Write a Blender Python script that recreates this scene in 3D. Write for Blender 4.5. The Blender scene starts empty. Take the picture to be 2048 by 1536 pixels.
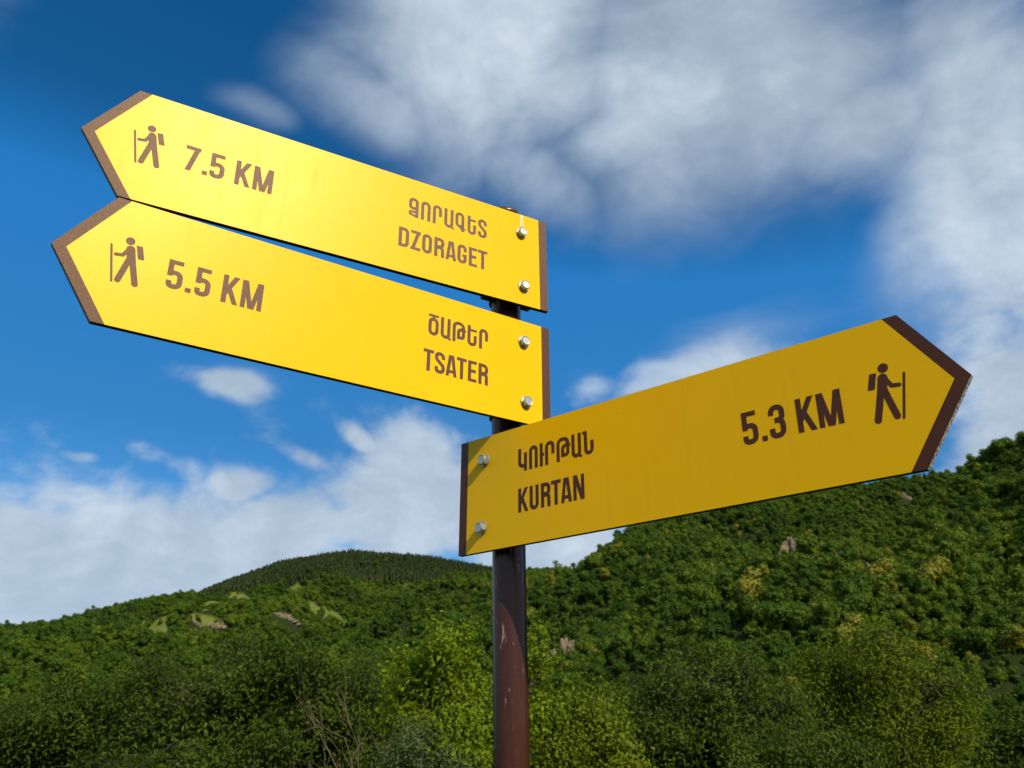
import bpy, bmesh, math, random
import numpy as np
from mathutils import Matrix, Vector

SEED = 11
rng = np.random.default_rng(SEED)
random.seed(SEED)
sc = bpy.context.scene
col = sc.collection
R = math.radians

# ----------------------------------------------------------------- camera
CAM = np.array([0.0, 0.0, 1.55])
F = 1657.55 / 2048.0                      # focal length over picture width
PITCH, ROLL = R(23.599), R(-0.24)
cfwd = np.array([0, math.cos(PITCH), math.sin(PITCH)])
_u = np.array([0, -math.sin(PITCH), math.cos(PITCH)])
_r = np.array([1.0, 0, 0])
crgt = _r * math.cos(ROLL) + _u * math.sin(ROLL)
cup = -_r * math.sin(ROLL) + _u * math.cos(ROLL)
cam_data = bpy.data.cameras.new('camera')
cam = bpy.data.objects.new('camera', cam_data)
col.objects.link(cam)
cam_data.sensor_width = 36.0
cam_data.lens = 36.0 * F
cam_data.clip_start = 0.02
cam_data.clip_end = 20000
m = Matrix.Identity(4)
for i in range(3):
    m[i][0], m[i][1], m[i][2], m[i][3] = crgt[i], cup[i], -cfwd[i], CAM[i]
cam.matrix_world = m
cam_data.dof.use_dof = True
cam_data.dof.focus_distance = 1.12
cam_data.dof.aperture_fstop = 15.0
sc.camera = cam


def ray(px, py):                          # direction through a photo position (2048 x 1536 units)
    f = F * 2048
    px = np.asarray(px, float); py = np.asarray(py, float)
    d = ((px - 1024) / f)[..., None] * crgt - ((py - 768) / f)[..., None] * cup + cfwd
    return d / np.linalg.norm(d, axis=-1, keepdims=True)


def project(P):
    d = np.asarray(P, float) - CAM
    z = d @ cfwd
    f = F * 2048
    return 1024 + f * (d @ crgt) / z, 768 - f * (d @ cup) / z, z


def at(px, py, r):                        # world point at ground distance r seen at that position
    d = ray(px, py)
    return CAM + d * (r / math.hypot(d[0], d[1]))


# ----------------------------------------------------------------- sky, sun, exposure
SUN_AZ, SUN_EL = R(145.0), R(37.3)
SUN = np.array([math.sin(SUN_AZ) * math.cos(SUN_EL), math.cos(SUN_AZ) * math.cos(SUN_EL), math.sin(SUN_EL)])
sun_data = bpy.data.lights.new('sun', 'SUN')
sun_data.energy = 2.4
sun_data.angle = R(0.53)
sun_data.color = (1.0, 0.92, 0.76)
sun = bpy.data.objects.new('sun', sun_data)
col.objects.link(sun)
sun.rotation_euler = Vector(SUN).to_track_quat('Z', 'Y').to_euler()

sc.view_settings.view_transform = 'Standard'
sc.view_settings.look = 'None'
sc.view_settings.exposure = 0.88
sc.view_settings.gamma = 1.0
sc.view_settings.use_curve_mapping = False

sc.cycles.max_bounces = 5
sc.cycles.diffuse_bounces = 3
sc.cycles.glossy_bounces = 2
sc.cycles.transmission_bounces = 3
sc.cycles.volume_bounces = 0
sc.cycles.caustics_reflective = False
sc.cycles.caustics_refractive = False

world = bpy.data.worlds.new('World')
sc.world = world
world.use_nodes = True


class NT:
    """small helper for node trees"""
    def __init__(self, tree):
        self.t = tree
        self.n = tree.nodes
        self.n.clear()

    def node(self, kind, **kw):
        n = self.n.new(kind)
        for k, v in kw.items():
            setattr(n, k, v)
        return n

    def put(self, sock, v):
        if v is None:
            return
        if hasattr(v, 'is_linked'):
            self.t.links.new(v, sock)
        else:
            if hasattr(sock.default_value, '__len__') and not hasattr(v, '__len__'):
                v = [v] * len(sock.default_value)
            if hasattr(sock.default_value, '__len__') and len(sock.default_value) == 4 and len(v) == 3:
                v = (*v, 1)
            sock.default_value = v

    def math(self, op, a, b=None, c=None, clamp=False):
        n = self.node('ShaderNodeMath', operation=op, use_clamp=clamp)
        for s, v in zip(n.inputs, (a, b, c)):
            self.put(s, v)
        return n.outputs[0]

    def vmath(self, op, a, b=None, scale=None):
        n = self.node('ShaderNodeVectorMath', operation=op)
        self.put(n.inputs[0], a)
        if b is not None:
            self.put(n.inputs[1], b)
        if scale is not None:
            self.put(n.inputs['Scale'], scale)
        return n.outputs[1] if op in ('LENGTH', 'DOT_PRODUCT', 'DISTANCE') else n.outputs[0]

    def mix(self, fac, a, b, blend='MIX'):
        n = self.node('ShaderNodeMix', data_type='RGBA', blend_type=blend)
        self.put(n.inputs['Factor'], fac)
        self.put(n.inputs[6], a)
        self.put(n.inputs[7], b)
        return n.outputs[2]

    def noise(self, vec, scale, detail=4, rough=.55, dist=0.0, lac=2.0):
        n = self.node('ShaderNodeTexNoise')
        if vec is not None:
            self.put(n.inputs['Vector'], vec)
        self.put(n.inputs['Scale'], scale)
        self.put(n.inputs['Detail'], detail)
        self.put(n.inputs['Roughness'], rough)
        self.put(n.inputs['Distortion'], dist)
        self.put(n.inputs['Lacunarity'], lac)
        return n.outputs[0]

    def ramp(self, fac, stops, interp='LINEAR'):
        n = self.node('ShaderNodeValToRGB')
        e = n.color_ramp.elements
        while len(e) < len(stops):
            e.new(0.5)
        n.color_ramp.interpolation = interp
        for el, (p, c) in zip(e, stops):
            el.position = p
            el.color = (*c, 1) if len(c) == 3 else c
        self.put(n.inputs[0], fac)
        return n.outputs[0]

    def smooth(self, v, a, b, lo=0.0, hi=1.0):
        n = self.node('ShaderNodeMapRange', interpolation_type='SMOOTHSTEP')
        for s, x in zip(n.inputs, (v, a, b, lo, hi)):
            self.put(s, x)
        return n.outputs[0]


def build_sky():
    w = NT(world.node_tree)
    out = w.node('ShaderNodeOutputWorld')
    sky = w.node('ShaderNodeTexSky', sky_type='NISHITA')
    sky.sun_disc = False
    sky.sun_elevation = SUN_EL
    sky.sun_rotation = SUN_AZ
    sky.altitude = 1200
    sky.air_density = 1.0
    sky.dust_density = 0.6
    sky.ozone_density = 3.0
    tc = w.node('ShaderNodeTexCoord')
    d = tc.outputs['Generated']
    sep = w.node('ShaderNodeSeparateXYZ')
    w.put(sep.inputs[0], d)
    az = w.math('ARCTAN2', sep.outputs[0], sep.outputs[1])
    el = w.math('ARCSINE', sep.outputs[2])
    # clear air: deep blue, as this sky stands opposite the sun
    hsv = w.node('ShaderNodeHueSaturation')
    w.put(hsv.inputs['Saturation'], 1.35)
    w.put(hsv.inputs['Hue'], 0.497)
    w.put(hsv.inputs['Color'], sky.outputs[0])
    lum = w.vmath('DOT_PRODUCT', hsv.outputs[0], (.15, .55, .30))
    rel = w.math('DIVIDE', lum, 1.43)
    deep = w.math('MAXIMUM', w.math('MINIMUM', w.math('POWER', rel, 2.9), w.math('POWER', rel, -.85)), .62)
    clear = w.vmath('SCALE', w.vmath('SCALE', hsv.outputs[0], scale=.106), scale=deep)
    bg = w.node('ShaderNodeBackground')
    w.put(bg.inputs[0], clear)
    w.put(bg.inputs[1], 1.0)
    # cloud banks (azimuth, elevation, half widths, weight)
    banks = []

    def bank(px, py, hw, hh, wt=1.0, tilt=0.0):
        v = ray(px, py)
        banks.append((math.atan2(v[0], v[1]), math.asin(v[2]), hw / 1657.0, hh / 1657.0, wt, R(tilt)))
    bank(1000, 70, 400, 250, 1.5, -6)
    bank(1430, 110, 430, 240, 1.55, 0)
    bank(760, 210, 230, 95, .95, -14)
    bank(520, 215, 120, 34, .6, -6)
    bank(1060, 330, 190, 105, 1.0, -20)
    bank(1300, 255, 360, 90, 1.2, 4)
    bank(1730, 250, 240, 95, 1.1, 0)
    bank(1990, 330, 180, 420, 1.25, 0)
    bank(2010, 780, 150, 260, 1.1, 0)
    bank(1860, 520, 120, 160, .6, 0)
    bank(200, 1150, 560, 150, 1.6, 0)
    bank(130, 1010, 190, 55, 1.0, 0)
    bank(350, 930, 120, 36, .6, -20)
    bank(560, 1050, 140, 70, 1.3, 0)
    bank(840, 1010, 190, 130, 1.35, 30)
    bank(480, 975, 80, 45, 1.0, 0)
    bank(1120, 1120, 260, 130, 1.0, 0)
    bank(1400, 755, 170, 70, 1.15, 16)
    bank(470, 765, 75, 30, 1.1, 0)
    bank(1560, 390, 80, 40, .5, 0)
    bank(720, 880, 70, 24, .7, -35)
    bank(160, 915, 50, 16, .6, 0)
    bank(610, 915, 70, 20, .55, -15)
    bank(1180, 775, 60, 34, .6, 0)
    cov = None
    for a, e, hw, hh, wt, t in banks:
        da = w.math('SUBTRACT', az, a)
        de = w.math('SUBTRACT', el, e)
        c, s = math.cos(t), math.sin(t)
        x = w.math('ADD', w.math('MULTIPLY', da, c / hw), w.math('MULTIPLY', de, s / hw))
        y = w.math('ADD', w.math('MULTIPLY', da, -s / hh), w.math('MULTIPLY', de, c / hh))
        q = w.math('ADD', w.math('MULTIPLY', x, x), w.math('MULTIPLY', y, y))
        g = w.math('MULTIPLY', w.math('EXPONENT', w.math('MULTIPLY', q, -0.9)), wt)
        cov = g if cov is None else w.math('MAXIMUM', cov, g)
    # outside the view the same kind of broken cloud goes on
    v0 = w.vmath('MULTIPLY', d, (1.0, 1.0, 1.9))
    broad = w.noise(v0, 1.7, 3, .5)
    away = w.smooth(w.math('ABSOLUTE', az), R(36), R(50))
    high = w.smooth(el, R(54), R(64))
    off = w.math('MAXIMUM', away, high)
    cov = w.math('MAXIMUM', cov, w.math('MULTIPLY', off, w.smooth(broad, .30, .50)))
    warp = w.node('ShaderNodeTexNoise')
    w.put(warp.inputs['Vector'], d); w.put(warp.inputs['Scale'], 3.2); w.put(warp.inputs['Detail'], 3)
    wv = w.vmath('SCALE', w.vmath('SUBTRACT', warp.outputs[1], (.5, .5, .5)), scale=.12)
    up_ = w.smooth(el, R(17), R(33))
    dw = w.vmath('ADD', d, wv)
    v1 = w.vmath('MULTIPLY', dw, (1.0, 1.0, 1.5))
    slant = w.node('ShaderNodeVectorRotate', rotation_type='Y_AXIS')
    w.put(slant.inputs['Vector'], dw)
    w.put(slant.inputs['Angle'], R(9))
    v2 = w.vmath('MULTIPLY', slant.outputs[0], (1.0, 1.0, 2.5))
    n1 = w.noise(v1, 6.0, 9, .54)
    n2 = w.noise(v1, 21.0, 6, .58)
    n3 = w.noise(v2, 3.3, 9, .52, .3)
    puffy = w.math('ADD', w.math('MULTIPLY', n1, .78), w.math('MULTIPLY', n2, .22))
    raw_l = w.math('ADD', w.math('MULTIPLY', cov, .80), w.math('MULTIPLY', w.math('SUBTRACT', puffy, .5), 2.3))
    raw_h = w.math('ADD', w.math('MULTIPLY', cov, .88), w.math('MULTIPLY', w.math('SUBTRACT', n3, .5), 1.5))
    low_d = w.smooth(raw_l, .22, .74)
    high_d = w.math('MULTIPLY', w.smooth(raw_h, .10, 1.12), .95)
    dens = w.math('ADD', w.math('MULTIPLY', low_d, w.math('SUBTRACT', 1.0, up_)), w.math('MULTIPLY', high_d, up_))
    # light in the cloud: thick lobes are white, thin bases greyer
    puff = w.noise(w.vmath('ADD', v1, (.0, .0, .045)), 5.2, 7, .58)
    body = w.math('ADD', w.math('MULTIPLY', puff, .8), w.math('MULTIPLY', n2, .35))
    tint = w.ramp(body, [(.36, (.32, .405, .50)), (.52, (.41, .50, .60)), (.68, (.56, .65, .74)), (.85, (.74, .81, .87))])
    lowt = w.smooth(el, R(36), R(8))
    tint = w.mix(w.math('MULTIPLY', lowt, .22), tint, (.50, .61, .74))
    bgc = w.node('ShaderNodeBackground')
    w.put(bgc.inputs[0], tint)
    w.put(bgc.inputs[1], 0.585)
    mx = w.node('ShaderNodeMixShader')
    w.put(mx.inputs[0], w.math('MULTIPLY', dens, .93))
    w.t.links.new(bg.outputs[0], mx.inputs[1])
    w.t.links.new(bgc.outputs[0], mx.inputs[2])
    w.t.links.new(mx.outputs[0], out.inputs[0])


build_sky()

# ----------------------------------------------------------------- materials
MATS = {}


def material(name):
    mt = bpy.data.materials.new(name)
    mt.use_nodes = True
    n = NT(mt.node_tree)
    out = n.node('ShaderNodeOutputMaterial')
    MATS[name] = mt
    return mt, n, out


def principled(n, out, **kw):
    p = n.node('ShaderNodeBsdfPrincipled')
    for k, v in kw.items():
        n.put(p.inputs[k.replace('_', ' ')], v)
    n.t.links.new(p.outputs[0], out.inputs[0])
    return p


def bump(n, height, strength, dist=.001):
    b = n.node('ShaderNodeBump')
    n.put(b.inputs['Strength'], strength)
    n.put(b.inputs['Distance'], dist)
    n.put(b.inputs['Height'], height)
    return b.outputs[0]


def make_materials():
    # yellow film of the boards
    mt, n, out = material('yellow_film')
    tc = n.node('ShaderNodeTexCoord').outputs['Object']
    soft = n.noise(tc, 14, 5, .6)
    fine = n.noise(tc, 430, 4, .65)
    speck = n.smooth(n.noise(tc, 190, 2, .5), .765, .80)
    c = n.mix(soft, (.91, .490, .0008), (.95, .530, .0010))
    runs = n.smooth(n.noise(n.vmath('MULTIPLY', tc, (1, .07, 1)), 75, 4, .6), .52, .78)
    c = n.mix(n.math('MULTIPLY', runs, .13), c, (.50, .32, .06))
    c = n.mix(n.math('MULTIPLY', speck, .7), c, (.16, .09, .02))
    principled(n, out, Base_Color=c, Roughness=n.math('ADD', .30, n.math('ADD', n.math('MULTIPLY', soft, .08), n.math('MULTIPLY', runs, .05))),
               Specular_IOR_Level=.23, Specular_Tint=(1.0, .85, .42), Normal=bump(n, fine, .20, .0006))
    # dark brown printed / laminate brown
    mt, n, out = material('brown_laminate')
    tc = n.node('ShaderNodeTexCoord').outputs['Object']
    grain = n.noise(tc, 560, 4, .75)
    soft = n.noise(tc, 40, 4, .6)
    c = n.mix(soft, (.056, .0085, .004), (.074, .0125, .006))
    principled(n, out, Base_Color=c, Roughness=n.math('ADD', .34, n.math('MULTIPLY', grain, .16)),
               Specular_IOR_Level=.52, Specular_Tint=(1.0, .80, .54), Normal=bump(n, grain, .5, .0009))
    # core seen at the cut edges
    mt, n, out = material('board_core')
    tc = n.node('ShaderNodeTexCoord').outputs['Object']
    c = n.mix(n.noise(tc, 700, 3, .7), (.012, .008, .006), (.05, .035, .026))
    principled(n, out, Base_Color=c, Roughness=.6, Normal=bump(n, n.noise(tc, 500, 3), .5, .0008))
    mt, n, out = material('pale_cut_edge')
    tc = n.node('ShaderNodeTexCoord').outputs['Object']
    c = n.mix(n.smooth(n.noise(tc, 420, 3, .7), .42, .6), (.10, .08, .06), (.62, .60, .52))
    principled(n, out, Base_Color=c, Roughness=.8)
    mt, n, out = material('dried_streak')
    tc = n.node('ShaderNodeTexCoord').outputs['Object']
    c = n.mix(n.noise(tc, 260, 3, .7), (.80, .62, .28), (.86, .78, .58))
    principled(n, out, Base_Color=c, Roughness=.7)
    # zinc plated bolts
    mt, n, out = material('zinc_steel')
    tc = n.node('ShaderNodeTexCoord').outputs['Object']
    g = n.noise(tc, 260, 4, .65)
    c = n.mix(g, (.30, .32, .28), (.58, .60, .53))
    principled(n, out, Base_Color=c, Metallic=.75, Roughness=n.math('ADD', .34, n.math('MULTIPLY', g, .22)),
               Normal=bump(n, g, .3, .0006))
    mt, n, out = material('bracket_paint')
    tc = n.node('ShaderNodeTexCoord').outputs['Object']
    g = n.noise(tc, 90, 4, .65)
    c = n.mix(n.smooth(g, .45, .7), (.028, .018, .013), (.11, .065, .035))
    principled(n, out, Base_Color=c, Roughness=.5, Normal=bump(n, g, .3, .001))
    # pole paint: dark brown gloss, chipped and scratched
    mt, n, out = material('pole_paint')
    tc = n.node('ShaderNodeTexCoord').outputs['Object']
    lon = n.vmath('MULTIPLY', tc, (1.0, 1.0, .16))
    scr = n.noise(lon, 150, 6, .7)
    patch = n.noise(tc, 11, 3, .55)
    sepz = n.node('ShaderNodeSeparateXYZ')
    n.put(sepz.inputs[0], tc)
    chip = n.smooth(n.math('ADD', scr, n.math('MULTIPLY', n.math('SUBTRACT', patch, .5), .55)), .62, .70)
    fleck = n.smooth(n.noise(tc, 420, 3, .6), .71, .75)
    base = n.mix(n.noise(tc, 26, 5, .65), (.040, .0105, .0050), (.062, .0175, .0080))
    dust = n.smooth(n.noise(lon, 34, 5, .65), .52, .8)
    base = n.mix(n.math('MULTIPLY', dust, .09), base, (.24, .17, .14))
    c = n.mix(n.math('MULTIPLY', chip, .62), base, (.44, .35, .30))
    c = n.mix(n.math('MULTIPLY', fleck, .45), c, (.40, .33, .29))
    orange = n.noise(tc, 240, 3, .6)
    principled(n, out, Base_Color=c, Roughness=n.math('ADD', .27, n.math('MULTIPLY', dust, .22)),
               Specular_IOR_Level=.34, Normal=bump(n, n.math('ADD', orange, n.math('MULTIPLY', chip, .5)), .16, .0008))
    mt, n, out = material('cap_metal')
    tc = n.node('ShaderNodeTexCoord').outputs['Object']
    g = n.noise(tc, 120, 4, .6)
    principled(n, out, Base_Color=n.mix(g, (.06, .04, .032), (.13, .09, .07)), Metallic=.35,
               Roughness=.3, Normal=bump(n, g, .25, .001))

    # foliage
    def leaf(name, stops, trans=.35, rough=.6, per='island', spec=.14):
        mt, n, out = material(name)
        geo = n.node('ShaderNodeNewGeometry')
        oi = n.node('ShaderNodeObjectInfo')
        if per == 'island':
            f = geo.outputs['Random Per Island']
            clump = n.noise(n.node('ShaderNodeTexCoord').outputs['Object'], 1.7, 3, .6)
            f = n.math('ADD', n.math('MULTIPLY', f, .6), n.math('MULTIPLY', n.smooth(clump, .3, .7), .4))
        else:
            zone = n.smooth(n.noise(geo.outputs['Position'], .013, 4, .6), .34, .66)
            f = n.math('ADD', n.math('MULTIPLY', oi.outputs['Random'], .46),
                       n.math('ADD', n.math('MULTIPLY', geo.outputs['Random Per Island'], .24), n.math('MULTIPLY', zone, .30)))
        c = n.ramp(f, stops)
        p = n.node('ShaderNodeBsdfPrincipled')
        n.put(p.inputs['Base Color'], c)
        n.put(p.inputs['Roughness'], rough)
        n.put(p.inputs['Specular IOR Level'], spec)
        tr = n.node('ShaderNodeBsdfTranslucent')
        n.put(tr.inputs[0], n.mix(.5, c, (.16, .24, .02)))
        mx = n.node('ShaderNodeMixShader')
        n.put(mx.inputs[0], trans)
        n.t.links.new(p.outputs[0], mx.inputs[1])
        n.t.links.new(tr.outputs[0], mx.inputs[2])
        n.t.links.new(mx.outputs[0], out.inputs[0])
    leaf('leaf_bright', [(0, (.100, .155, .005)), (.5, (.195, .265, .007)), (1, (.300, .355, .014))], .5)
    leaf('leaf_dark', [(0, (.026, .046, .004)), (.55, (.058, .092, .006)), (1, (.120, .158, .009))], .36)  # dark green leaf; shade over the near bushes is painted into it too
    leaf('leaf_olive', [(0, (.038, .064, .006)), (.55, (.076, .112, .009)), (1, (.135, .168, .016))], .36)
    leaf('leaf_mid', [(0, (.090, .130, .005)), (.55, (.170, .215, .008)), (1, (.250, .280, .013))], .46)
    leaf('leaf_grey', [(0, (.070, .105, .030)), (.55, (.115, .155, .045)), (1, (.18, .22, .08))], .35)
    leaf('leaf_hill', [(.08, (.024, .058, .005)), (.35, (.046, .098, .007)), (.60, (.086, .146, .009)),
                       (.82, (.140, .190, .012)), (1.0, (.200, .220, .016))], .28, .65, 'object', .15)
    leaf('leaf_hill_yellow', [(0, (.150, .165, .012)), (.5, (.210, .205, .018)), (1, (.26, .24, .03))], .25, .65, 'object', .15)
    leaf('leaf_pine_hazed', [(0, (.036, .058, .018)), (.5, (.058, .086, .026)), (1, (.090, .118, .034))], .05, .7, 'object', .15)  # needle green made paler: distance haze is painted into the colour
    mt, n, out = material('bark')
    tc = n.node('ShaderNodeTexCoord').outputs['Object']
    g = n.noise(n.vmath('MULTIPLY', tc, (1, 1, .25)), 22, 5, .65)
    principled(n, out, Base_Color=n.mix(g, (.020, .016, .011), (.07, .055, .036)), Roughness=.9, Normal=bump(n, g, .6, .01))
    mt, n, out = material('dead_wood')
    tc = n.node('ShaderNodeTexCoord').outputs['Object']
    g = n.noise(n.vmath('MULTIPLY', tc, (1, 1, .25)), 30, 4, .65)
    principled(n, out, Base_Color=n.mix(g, (.085, .062, .030), (.20, .15, .08)), Roughness=.9)
    # rock
    mt, n, out = material('rock')
    tc = n.node('ShaderNodeTexCoord').outputs['Object']
    g = n.noise(tc, .35, 7, .65)
    g2 = n.noise(n.vmath('MULTIPLY', tc, (1, 1, .35)), 1.1, 5, .65)
    c = n.mix(g, (.12, .088, .048), (.27, .205, .12))
    c = n.mix(n.math('MULTIPLY', n.smooth(g2, .54, .68), .6), c, (.09, .075, .05))
    principled(n, out, Base_Color=c, Roughness=.95, Normal=bump(n, g2, .8, .6))
    # terrain: leaf litter and scrub, with meadow clearings
    mt, n, out = material('terrain')
    tc = n.node('ShaderNodeNewGeometry').outputs['Position']
    g = n.noise(tc, .06, 6, .6)
    gf = n.noise(tc, .5, 6, .7)
    c = n.mix(gf, (.010, .018, .004), (.028, .040, .008))
    mead = n.mix(n.math('ADD', n.math('MULTIPLY', g, .5), n.math('MULTIPLY', gf, .5)), (.075, .105, .016), (.17, .185, .035))
    at_ = n.node('ShaderNodeAttribute')
    at_.attribute_name = 'meadow'
    mk = n.smooth(n.math('ADD', at_.outputs['Fac'], n.math('MULTIPLY', n.math('SUBTRACT', gf, .5), .5)), .35, .6)
    c = n.mix(mk, c, mead)
    principled(n, out, Base_Color=c, Roughness=.95, Specular_IOR_Level=.1, Normal=bump(n, gf, .5, .6))


make_materials()


# ----------------------------------------------------------------- mesh helpers
def np_mesh(name, verts, faces, mats, mat_idx=None, smooth=False):
    """faces: list of (k x n) index arrays"""
    me = bpy.data.meshes.new(name)
    verts = np.ascontiguousarray(verts, dtype=np.float32)
    if not isinstance(faces, (list, tuple)):
        faces = [faces]
    faces = [np.asarray(f, dtype=np.int32) for f in faces if len(f)]
    loops = np.concatenate([f.ravel() for f in faces])
    tot = np.concatenate([np.full(len(f), f.shape[1], np.int32) for f in faces])
    start = np.concatenate([[0], np.cumsum(tot)[:-1]]).astype(np.int32)
    me.vertices.add(len(verts))
    me.vertices.foreach_set('co', verts.ravel())
    me.loops.add(len(loops))
    me.loops.foreach_set('vertex_index', loops)
    me.polygons.add(len(tot))
    me.polygons.foreach_set('loop_start', start)
    me.polygons.foreach_set('loop_total', tot)
    for mname in (mats if isinstance(mats, (list, tuple)) else [mats]):
        me.materials.append(MATS[mname])
    if mat_idx is not None:
        me.polygons.foreach_set('material_index', np.asarray(mat_idx, np.int32))
    if smooth:
        me.polygons.foreach_set('use_smooth', np.ones(len(tot), bool))
    me.update(calc_edges=True)
    me.validate()
    return me


def link(name, me, parent=None, mat=None):
    o = bpy.data.objects.new(name, me)
    col.objects.link(o)
    if parent is not None:
        o.parent = parent
    if mat is not None:
        o.matrix_local = mat
    return o


def tag(o, label=None, cat=None, group=None, kind=None):
    if label: o['label'] = label
    if cat: o['category'] = cat
    if group: o['group'] = group
    if kind: o['kind'] = kind
    return o


def bm_obj(name, bm, mat, parent=None, smooth=False):
    me = bpy.data.meshes.new(name)
    bm.normal_update()
    bm.to_mesh(me)
    bm.free()
    for x in (mat if isinstance(mat, (list, tuple)) else [mat]):
        me.materials.append(MATS[x])
    if smooth:
        for p in me.polygons:
            p.use_smooth = True
    return link(name, me, parent)


# ----------------------------------------------------------------- terrain
def poly3(pts, drop=4.0):
    out = []
    for px, py, r in pts:
        p = at(px, py, r)
        out.append((p[0], p[1], p[2] - drop))
    return np.array(out)


HILLS = [  # ridge lines and how steeply the land falls away from them
    (poly3([(-900, 1420, 700), (-300, 1310, 600), (0, 1272, 570), (150, 1247, 570), (260, 1216, 580), (380, 1196, 610), (480, 1215, 600), (560, 1262, 560)], 1.5), .33, 60),
    (poly3([(-400, 1420, 930), (60, 1300, 930), (330, 1222, 930), (380, 1196, 900), (440, 1170, 900), (560, 1126, 900), (700, 1102, 900), (860, 1116, 900), (985, 1137, 890), (1100, 1136, 860), (1260, 1150, 860)], 6), .40, 70),
    (poly3([(1330, 1165, 620), (1150, 1200, 520), (1000, 1236, 440), (850, 1268, 390), (690, 1318, 330)], 5), .40, 40),
    (poly3([(1110, 1150, 720), (1160, 1138, 690), (1200, 1106, 650), (1260, 1068, 610), (1400, 1030, 590), (1600, 985, 570), (1860, 946, 550), (1945, 938, 550), (2100, 925, 570), (2500, 880, 640)], 5), .43, 30),
    (poly3([(3600, 1150, 120), (2900, 900, 190), (2350, 820, 270), (2048, 884, 340), (1945, 941, 330), (1890, 1004, 310), (1835, 1084, 285), (1795, 1172, 260), (1765, 1245, 235)], 0.5), .75, 6),
    (poly3([(1480, 1120, 420), (1330, 1200, 330), (1230, 1290, 250)], 6), .42, 30),
]
GULLY = poly3([(1925, 985, 455), (1862, 1045, 405), (1815, 1110, 355), (1780, 1185, 315), (1740, 1260, 275)], 0)
_wn = [(rng.normal(size=2), rng.uniform(0, 6.28)) for _ in range(24)]


def wav(x, y, lam, k0, cnt):
    s = 0
    for (d, ph) in _wn[k0:k0 + cnt]:
        dd = d / np.linalg.norm(d)
        s = s + np.sin((x * dd[0] + y * dd[1]) * 6.283 / lam + ph)
    return s / math.sqrt(cnt)


def height(x, y):
    x = np.asarray(x, float); y = np.asarray(y, float)
    r = np.hypot(x, y); az = np.arctan2(x, y)
    base = np.interp(r, [0, 10, 30, 80, 170, 260, 900, 3000, 9000], [0, -.05, -.9, -4, -5, -2, 0, 20, 40])
    best = base
    rel = np.zeros_like(base)
    for pts, slope, rnd in HILLS:
        hmax = np.full(x.shape, -1e9)
        for a, b in zip(pts[:-1], pts[1:]):
            ab = b[:2] - a[:2]
            t = np.clip(((x - a[0]) * ab[0] + (y - a[1]) * ab[1]) / (ab @ ab), 0, 1)
            dx = x - (a[0] + t * ab[0]); dy = y - (a[1] + t * ab[1])
            dist = np.hypot(dx, dy)
            z = a[2] + t * (b[2] - a[2]) - slope * (np.sqrt(dist * dist + rnd * rnd) - rnd)
            nz = np.clip(dist / 90, 0, 1) ** 1.5
            z = z + nz * (7.5 * wav(x, y, 120, 0, 6) + 4.0 * wav(x, y, 55, 6, 6))
            hmax = np.maximum(hmax, z)
        pa = np.arctan2(pts[:, 0], pts[:, 1]); o = np.argsort(pa)
        cap = CAM[2] + r * np.interp(az, pa[o], ((pts[:, 2] - CAM[2]) / np.hypot(pts[:, 0], pts[:, 1]))[o])
        hmax = np.where(y > 0, cap - 1.5 * np.logaddexp(0, (cap - hmax) / 1.5), hmax)   # a crest, not a dome
        k = 3.0
        best = np.where(np.abs(best - hmax) < 30, k * np.logaddexp(best / k, hmax / k), np.maximum(best, hmax))
    for a, b in zip(GULLY[:-1], GULLY[1:]):          # the ravine behind the right spur
        ab = b[:2] - a[:2]
        t = np.clip(((x - a[0]) * ab[0] + (y - a[1]) * ab[1]) / (ab @ ab), 0, 1)
        dist = np.hypot(x - (a[0] + t * ab[0]), y - (a[1] + t * ab[1]))
        best = np.minimum(best, np.maximum(a[2] + t * (b[2] - a[2]) - 16 + np.where((x - a[0]) * ab[1] - (y - a[1]) * ab[0] > 0, .62, 2.4) * dist, base))
    near = np.clip((r - 60) / 120, 0, 1)
    return base + (best - base) * near + near * 1.1 * wav(x, y, 23, 12, 8) + .03 * np.clip(r / 8, 0, 1) * wav(x, y, 3.1, 16, 6)


def hit_ground(px, py, r0=140, r1=1500):
    d = ray(px, py); h = math.hypot(d[0], d[1])
    rr = np.arange(r0, r1, 1.5)
    P = CAM + d[None] * (rr / h)[:, None]
    under = P[:, 2] < height(P[:, 0], P[:, 1])
    if not under.any():
        return None
    return P[np.argmax(under)]


# clearings: photo position, half width and half height in the photo, shortest distance
def add_spur(line, lift, slope):
    pts = []
    for px, py in line:
        h = hit_ground(px, py)
        if h is not None:
            pts.append((h[0], h[1], h[2] + lift))
    if len(pts) > 1:
        HILLS.append((np.array(pts), slope, 5))


for line, lift, slope in (([(1470, 1040), (1400, 1100), (1330, 1170), (1275, 1260)], 9, .62), ([(1700, 1000), (1640, 1065), (1560, 1150), (1480, 1250)], 10, .62),
                          ([(1330, 1065), (1240, 1130), (1180, 1200)], 8, .62), ([(1830, 975), (1760, 1040), (1700, 1110), (1650, 1190)], 9, .62),
                          ([(690, 1165), (640, 1195), (520, 1240), (420, 1280)], 5, .6), ([(880, 1150), (830, 1190), (760, 1230)], 5, .6),
                          ([(180, 1262), (120, 1290), (40, 1340)], 3.5, .55), ([(320, 1232), (260, 1270), (180, 1330)], 4, .55),
                          ([(2010, 1010), (1950, 1110), (1890, 1220)], 6, .7)):
    add_spur(line, lift, slope)

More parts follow.
